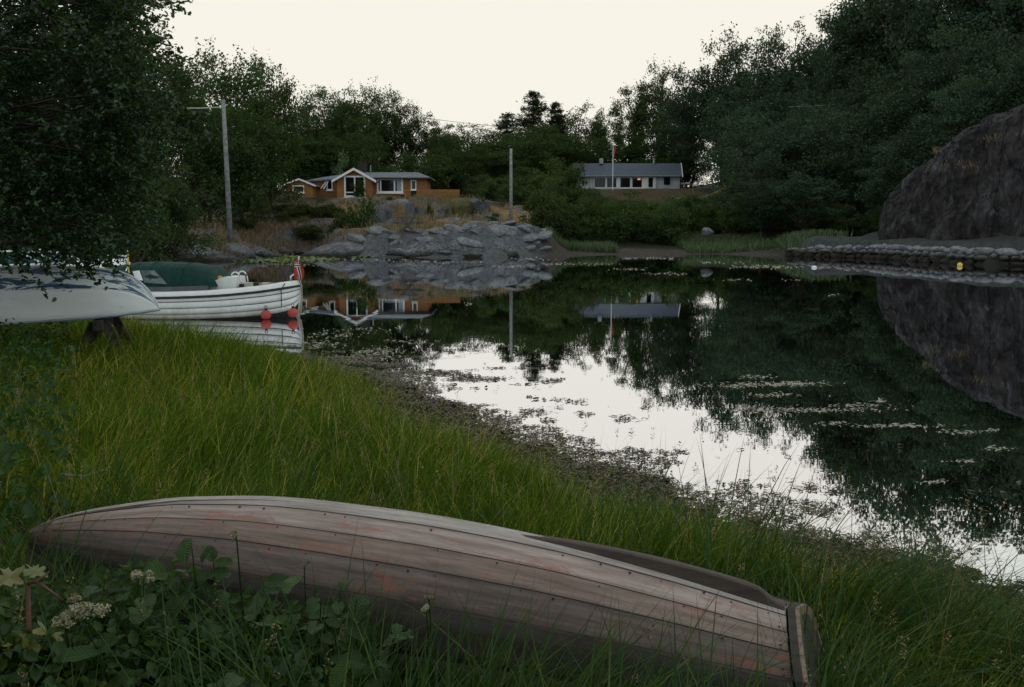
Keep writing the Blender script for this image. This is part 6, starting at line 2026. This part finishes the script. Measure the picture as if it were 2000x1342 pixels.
# loose wet scraps farther out, catching the sky
t = NT('wet_weed')
c_w = t.n('ShaderNodeBsdfGlossy'); c_w.inputs['Roughness'].default_value = 0.12; c_w.inputs[0].default_value = (0.55, 0.52, 0.46, 1)
dw = t.n('ShaderNodeBsdfDiffuse'); dw.inputs[0].default_value = (0.03, 0.024, 0.012, 1)
ms = t.n('ShaderNodeMixShader'); ms.inputs[0].default_value = 0.55; t.l(dw.outputs[0], ms.inputs[1]); t.l(c_w.outputs[0], ms.inputs[2])
M['wet_weed'] = t.done(ms.outputs[0])
SP, SS = [], []
for px, py, wpx, hpx, n in [(1500, 752, 110, 4, 160), (1470, 737, 40, 3, 40), (1545, 750, 60, 4, 110), (1430, 756, 50, 3, 50), (1500, 772, 60, 4, 60), (1590, 802, 150, 5, 230), (1480, 800, 60, 5, 80), (1680, 793, 60, 4, 70),
                            (1720, 784, 20, 3, 30), (1745, 833, 90, 3, 130), (1630, 828, 40, 3, 40), (1880, 845, 50, 4, 60), (1940, 841, 20, 3, 20), (1950, 877, 30, 4, 26), (1880, 901, 30, 4, 26), (1820, 942, 30, 4, 26),
                            (1270, 505, 70, 2.0, 120), (1500, 521, 75, 3.0, 260), (1560, 548, 40, 2, 30), (1230, 526, 40, 2, 40), (1410, 513, 60, 2, 40), (1040, 507, 50, 2, 60), (1010, 521, 60, 2, 70), (870, 512, 80, 2.0, 70),
                            (1130, 516, 80, 2, 70), (1300, 535, 50, 2, 40), (740, 508, 80, 2.0, 60), (560, 517, 60, 2, 60), (690, 700, 60, 10, 160), (620, 672, 60, 7, 130), (540, 668, 60, 6, 100), (740, 688, 50, 9, 120), (650, 655, 70, 8, 70),
                            (480, 640, 60, 4, 40), (430, 632, 40, 4, 30), (800, 668, 60, 4, 40), (720, 645, 60, 6, 40), (1620, 575, 30, 2, 14), (1440, 547, 40, 2, 26)]:
    for _ in range(n):
        q = WZ(px + rd.normal() * wpx * 0.5, py + rd.normal() * hpx * 0.6, 0)
        if sdist(NEAR, np.array([q.x]), np.array([q.y]), False)[0] > -0.15 or sdist(FAR, np.array([q.x]), np.array([q.y]), True)[0] > -0.1:
            continue
        SP.append((q.x, q.y, 0.004)); SS.append(rd.uniform(0.4, 1.2) * (0.012 + 0.0018 * q.y))
SP = np.array(SP); SS = np.array(SS); m = len(SP)
N_ = unit(np.stack([rd.normal(size=m) * 0.12, -np.abs(rd.normal(size=m)) * 0.13 - 0.05, np.ones(m)], -1))
A_ = unit(np.cross(N_, rd.normal(size=(m, 3)))); B_ = np.cross(N_, A_)
C_ = SP + np.array((0, 0, 1.0)) * (SS * 0.12)[:, None]
ang_ = np.array([0, 1.1, 2.0, 3.1, 4.3, 5.3])
V_ = np.stack([C_ + (A_ * math.cos(a_) * 0.9 + B_ * math.sin(a_) * 0.3) * (SS * rd.uniform(0.6, 1.1, m))[:, None] for a_ in ang_], 1).reshape(-1, 3)
link('drifting_weed', mesh_np('drifting_weed', V_, np.arange(6 * m).reshape(-1, 6)), M['wet_weed'], label='loose wet weed scraps drifting on the open water', cat='seaweed', kind='stuff')

# green algae mats in the shallow inlet
SP = []
t = NT('algae')
v = t.coord('Object'); n_ = t.noise(v, 4, 5)
M['algae'] = t.done(t.pbsdf(t.mix(t.ramp(n_, [(0.35, 0.0), (0.65, 1.0)]), (0.06, 0.10, 0.02), (0.17, 0.22, 0.05)), 0.6, None, 0.3))
for px, py, wpx, hpx, n in [(665, 500, 40, 1.2, 260), (710, 502, 30, 1.0, 160), (520, 500, 40, 4, 420), (560, 503, 50, 3, 420), (600, 507, 60, 3, 300), (530, 510, 60, 3, 260)]:
    for _ in range(n):
        q = WZ(px + rd.normal() * wpx * 0.5, py + rd.normal() * hpx * 0.6, 0)
        SP.append((q.x, q.y, 0.01))
SP = np.array(SP); m = len(SP)
V_, F_ = leaf_quads(SP, rd.uniform(0.15, 0.5, m), rd, 9.0, None, 0.7)
V_[:, 2] = np.maximum(V_[:, 2], 0.004)
link('algae_mat', mesh_np('algae_mat', V_, F_), M['algae'], label='pale green algae mat in the shallow inlet below the rocks', cat='algae', kind='stuff')

# ------------------------------------------------------------------ foreground plants
rd = np.random.RandomState(31)


def round_leaf(n=12, serr=0.05):
    """rounded alder-like leaf, slightly cupped, midrib fold"""
    vs = [(0, 0, 0.0)]
    for k in range(n):
        a_ = 2 * math.pi * k / n
        r_ = 0.5 * (1 + serr * (1 if k % 2 else -1)) * (1 - 0.12 * math.cos(a_))
        x_, y_ = r_ * math.cos(a_), r_ * 0.88 * math.sin(a_)
        vs.append((x_, y_, 0.22 * abs(y_) + 0.25 * y_ * y_ - 0.35 * x_ * x_ + 0.035 * math.sin(a_ * 5 + n)))
    return np.array(vs), np.array([(0, 1 + k, 1 + (k + 1) % n) for k in range(n)])


RL = []
for k in range(3):
    v_, f_ = round_leaf(22 if k else 18, 0.02 + 0.012 * k)
    v_ = v_ * np.array((1.0 + 0.15 * k, 1.0 - 0.1 * k, 1.0))
    me = mesh_np('leaf', v_, f_, True)
    me.materials.append(M['leaf_round'])
    RL.append(me)

plants = [  # px, py of the crown, distance, spread, leaves, label
    (430, 1120, 2.75, 0.34, 110, 'leafy alder sucker in front of the rowing boat bow, taller round leaves'),
    (250, 1150, 2.65, 0.40, 100, 'leafy alder sucker beside the pale umbel flowers'),
    (600, 1150, 2.70, 0.32, 90, 'leafy alder sucker before the middle planks of the rowing boat'),
    (120, 1260, 2.35, 0.42, 60, 'low leafy plant in the lower left corner'),
    (420, 1260, 2.35, 0.42, 60, 'low dark leafy plant at the bottom edge left of centre'),
    (650, 1280, 2.30, 0.30, 40, 'low leafy plant at the bottom edge amid the grass')]
for px, py, Yd, spr, nl, lab in plants:
    c = W(px, py, Yd)
    gz = tz(c.x, Yd)
    o = empty('leafy_plant', (c.x, Yd, gz), 0, lab, 'plant', 'leafy plants in the foreground')
    off = Vector((c.x, Yd, gz))
    stems = MB()
    hgt_ = max(0.18, c.z - gz)
    lvC, lvN, lvA, lvS = [], [], [], []
    ns = 9
    for s_i in range(ns):
        a_ = rd.uniform(0, 6.28); rr_ = rd.uniform(0.1, 1.0) * spr
        tip = np.array((math.cos(a_) * rr_, math.sin(a_) * rr_ * 0.55, hgt_ * rd.uniform(0.65, 1.15)))
        b0 = np.array((math.cos(a_) * rr_ * 0.4, math.sin(a_) * rr_ * 0.25, -0.03))
        stems.tube([b0, (b0 + tip) / 2 + np.array((0, 0, 0.03)), tip], [0.004, 0.003, 0.0015], 5, False)
        m = nl // ns + 1
        for j in range(m):
            u_ = 0.35 + 0.65 * (j + rd.rand() * 0.5) / m
            p_ = b0 + (tip - b0) * u_
            az = rd.uniform(0, 6.28)
            dr = np.array((math.cos(az), math.sin(az), rd.uniform(-0.1, 0.5)))
            pos = p_ + dr * rd.uniform(0.02, 0.05)
            nn = unit(np.array((rd.normal() * 0.45, -0.35 + rd.normal() * 0.35, 0.8)))
            aa = unit(dr - nn * np.dot(dr, nn))
            lvC.append(pos + np.array(off)); lvN.append(nn); lvA.append(aa); lvS.append(rd.uniform(0.035, 0.075))
            stems.tube([p_, pos - dr * 0.01], [0.0015, 0.001], 3, False)
    stems.build('stem', M['sedge'], o)
    for i in range(len(lvS)):
        leaf_obj(RL[i % 3], lvC[i], lvN[i], lvA[i], lvS[i], o, off)
# dense small understorey below them
x, y = scatter(30000, -2.2, 0.0, 1.8, 3.25, rd)
keep = in_view(x, y, 0.3) & ~in_rowboat(x, y, 0.04)
x, y = x[keep], y[keep]
z = terrain(x, y) + rd.rand(len(x)) ** 1.1 * 0.50 * np.interp(x, [-1.9, -0.6, 0.0], [1.0, 0.8, 0.35]) * (0.75 + 0.6 * fbm2(x, y, 3.0, 2, 8))
N_ = unit(rd.normal(size=(len(x), 3)) * 0.6 + np.array((0, -0.2, 0.8)))
A_ = unit(np.cross(N_, rd.normal(size=(len(x), 3))))
V_, F_ = leaf_shape(np.stack([x, y, z], -1), rd.uniform(0.016, 0.042, len(x)), N_, A_)
link('undergrowth', mesh_np('undergrowth', V_, F_), M['leaf_plant'], label='dense dark small leaved undergrowth filling the lower left foreground', cat='undergrowth', kind='stuff')
x, y = scatter(9000, -2.1, -0.45, 2.0, 3.0, rd)
keep = in_view(x, y, 0.3) & ~in_rowboat(x, y, 0.05) & (fbm2(x, y, 2.5, 2, 12) > -0.15)
x, y = x[keep], y[keep]
z = terrain(x, y) + 0.16 + rd.rand(len(x)) * 0.36 * np.interp(x, [-1.9, -0.45], [1.0, 0.8]) * (0.8 + 0.6 * fbm2(x, y, 2.0, 2, 9))
N_ = unit(rd.normal(size=(len(x), 3)) * 0.55 + np.array((0, -0.3, 0.8)))
A_ = unit(np.cross(N_, rd.normal(size=(len(x), 3))))
V_, F_ = leaf_shape(np.stack([x, y, z], -1), rd.uniform(0.024, 0.052, len(x)), N_, A_)
link('bramble_leaves', mesh_np('bramble_leaves', V_, F_), M['leaf_plant'], label='dark bramble leaves massed before the rowing boat bow', cat='undergrowth', kind='stuff')
# scrub along the left edge of the meadow
x, y = scatter(12000, -6.5, -2.0, 4.0, 11.5, rd)
keep = (x < -0.43 * y - 0.15 + 0.25 * fbm2(x, y, 0.9, 3, 5)) & in_view(x, y, 0.8)
x, y = x[keep], y[keep]
z = terrain(x, y) + rd.rand(len(x)) * 0.55
N_ = unit(rd.normal(size=(len(x), 3)) * 0.6 + np.array((0, -0.2, 0.8)))
A_ = unit(np.cross(N_, rd.normal(size=(len(x), 3))))
V_, F_ = leaf_shape(np.stack([x, y, z], -1), rd.uniform(0.03, 0.075, len(x)), N_, A_)
link('scrub_leaves', mesh_np('scrub_leaves', V_, F_), M['leaf_plant'], label='dark leafy scrub along the left edge of the meadow', cat='undergrowth', kind='stuff')

# umbel flowers
M['umbel'] = mat_plain('umbel', (0.40, 0.37, 0.24), 0.8, 0.2, 0.15, 40)
M['umbel_dull'] = mat_plain('umbel_dull', (0.28, 0.25, 0.14), 0.8, 0.2, 0.2, 40)


def umbel(px, py, Yd, r_, heads, label, mat='umbel'):
    c = W(px, py, Yd)
    gz = tz(c.x, Yd)
    o = empty('umbel_flower', (c.x, Yd, gz), 0, label, 'flower', 'cream umbel flowers in the foreground')
    H_ = c.z - gz
    MB().tube([(0.02, 0.03, -0.03), (0.01, 0.01, H_ * 0.6), (0, 0, H_ - r_ * 0.8)], [0.004, 0.003, 0.002], 6).build('stem', M['sedge'], o)
    for k in range(heads):
        a_ = rd.uniform(0, 6.28); q = r_ * (0 if k == 0 else rd.uniform(0.4, 1.0))
        hc_ = np.array((q * math.cos(a_), q * math.sin(a_) * 0.7, H_ + rd.uniform(-0.4, 0.2) * r_))
        MB().tube([(0, 0, H_ - r_ * 0.85), tuple(hc_ - (0, 0, 0.006))], [0.0014, 0.001], 3, False).build('ray', M['sedge'], o)
        m = 70
        d_ = unit(rd.normal(size=(m, 3)) + (0, 0, 0.6)) * (rd.rand(m, 1) ** 0.4) * r_ * 0.36
        d_[:, 2] *= 0.6
        V_, F_ = leaf_quads(hc_ + d_, 0.0065, rd, 1.2, None, 0.9)
        link('flower_head', mesh_np('flower_head', V_, F_), M[mat], o)
    return o


umbel(172, 1183, 2.45, 0.056, 11, 'largest cream umbel flower clump, lower left')
umbel(127, 1205, 2.42, 0.038, 6, 'small cream umbel left of the largest clump')
umbel(150, 1168, 2.5, 0.034, 5, 'fading cream umbel just above the largest clump', 'umbel_dull')
umbel(271, 1125, 2.55, 0.034, 5, 'cream umbel flower between round leaves before the bow planks')
umbel(462, 1042, 2.7, 0.022, 4, 'cream umbel flower standing against the dark bow planks')
umbel(833, 1184, 2.55, 0.020, 4, 'cream umbel flower in the grass below the middle of the boat')
umbel(838, 1166, 2.62, 0.012, 3, 'tiny budding umbel just above another in the grass', 'umbel_dull')

# broad yellow green lobed leaf on a thick brown stalk
c = W(45, 1135, 2.45)
gz = tz(c.x, 2.45)
hog = empty('hogweed_plant', (c.x, 2.45, gz), 0, 'yellow green lobed leaf on a thick brown stalk, lower left corner', 'plant')
M['stalk'] = mat_plain('stalk', (0.14, 0.075, 0.045), 0.7, 0.3, 0.25, 20)
M['yellow_leaf'] = mat_leaf('yellow_leaf', (0.15, 0.17, 0.02), (0.24, 0.25, 0.035), trans=0.4)
H_ = c.z - gz
MB().tube([(0.01, 0.0, -0.04), (0.006, 0, H_ * 0.6), (0.012, 0, H_)], [0.0075, 0.0065, 0.006], 9).build('stalk', M['stalk'], hog, True)
MB().tube([(0.012, 0, H_ - 0.005), (0.045, -0.01, H_ + 0.004), (0.075, -0.015, H_ + 0.03)], [0.006, 0.005, 0.002], 6).build('stalk_branch', M['stalk'], hog, True)
MB().tube([(0.04, -0.01, H_ + 0.003), (0.08, -0.02, H_ - 0.02), (0.115, -0.03, H_ - 0.04)], [0.004, 0.003, 0.001], 6).build('stalk_branch', M['stalk'], hog, True)


def lobed(n_l=7, r_=0.06, seed=0):
    q = np.random.RandomState(seed)
    vs, fs = [(0, 0, 0)], []
    m = n_l * 4
    for k in range(m):
        a_ = 2 * math.pi * k / m
        rr_ = r_ * (0.55 + 0.45 * abs(math.sin(a_ * n_l / 2)) ** 0.7) * q.uniform(0.85, 1.1)
        vs.append((rr_ * math.cos(a_), rr_ * math.sin(a_), 0.25 * rr_ * math.sin(a_ * 3) + q.normal() * 0.003))
    fs = [(0, 1 + k, 1 + (k + 1) % m) for k in range(m)]
    return mesh_np('leaf', np.array(vs), np.array(fs))


for k, (dx, dy_, dz, r_, rx_, ry_) in enumerate([(-0.03, -0.005, 0.012, 0.042, 0.45, -0.1), (0.03, 0.01, 0.022, 0.032, 0.5, 0.2), (0.02, -0.02, -0.15, 0.05, 0.6, 0.3), (0.07, -0.02, -0.13, 0.045, 0.5, -0.2), (-0.02, -0.02, -0.16, 0.04, 0.5, 0.1)]):
    o = link('leaf', lobed(7, r_, k), M['yellow_leaf'], hog)
    o.location = (dx, dy_, H_ + dz); o.rotation_euler = (rx_, ry_, k * 0.8)

# bare stones and a twig on the worn patch left of the bow
M['pale_stone'] = mat_rock('pale_stone', (0.20, 0.20, 0.215), (0.33, 0.33, 0.35), (0.15, 0.15, 0.15), 9.0, 0.4, 0.01)
for k, (px, py, r_, lab) in enumerate([(152, 972, 0.042, 'pale round stone, upper one on the bare soil left of the bow'), (165, 985, 0.036, 'pale stone below the round one on the bare soil'), (178, 976, 0.034, 'greyish stone at the right of the pale stones'),
                                       (70, 968, 0.05, 'flat grey stone farther left on the bare soil'), (205, 990, 0.022, 'small white pebble nearest the boat bow')]):
    q = WZ(px, py, 0.5)
    o = place(STONES[k], 'stone', M['pale_stone'], None, (q.x, q.y, tz(q.x, q.y) + r_ * 0.35), (r_ * 1.2, r_, r_), (0, 0, k * 1.3))
    tag(o, lab, 'stone', 'stones on the bare soil by the boat')
q0, q1 = WZ(120, 926, 0.62), WZ(205, 920, 0.62)
MB().tube([tuple(q0), ((q0.x + q1.x) / 2, (q0.y + q1.y) / 2 - 0.02, 0.60), (q1.x, q1.y, 0.63)], [0.007, 0.006, 0.003], 6).build('dry_twig', M['bark_pale'], label='pale dry twig lying across the grass above the bare soil', cat='twig')
# white boulders by the far reeds and on the bank under the garden chairs
for px, py, Yd, r_, lab in [(1380, 453, 82, 0.55, 'pale boulder beside the far reeds'), (1315, 386, 148, 0.42, 'white round stone on the bank below the white house'), (1340, 390, 147, 0.3, 'smaller white stone right of the other, below the garden chairs')]:
    p_ = W(px, py, Yd)
    o = place(ROCKS[1], 'boulder', M['white_paint'] if Yd > 100 else M['quay_stone'], None, (p_.x, Yd, p_.z), (r_ * 1.2, r_, r_), (0, 0, 0.5))
    tag(o, lab, 'boulder')
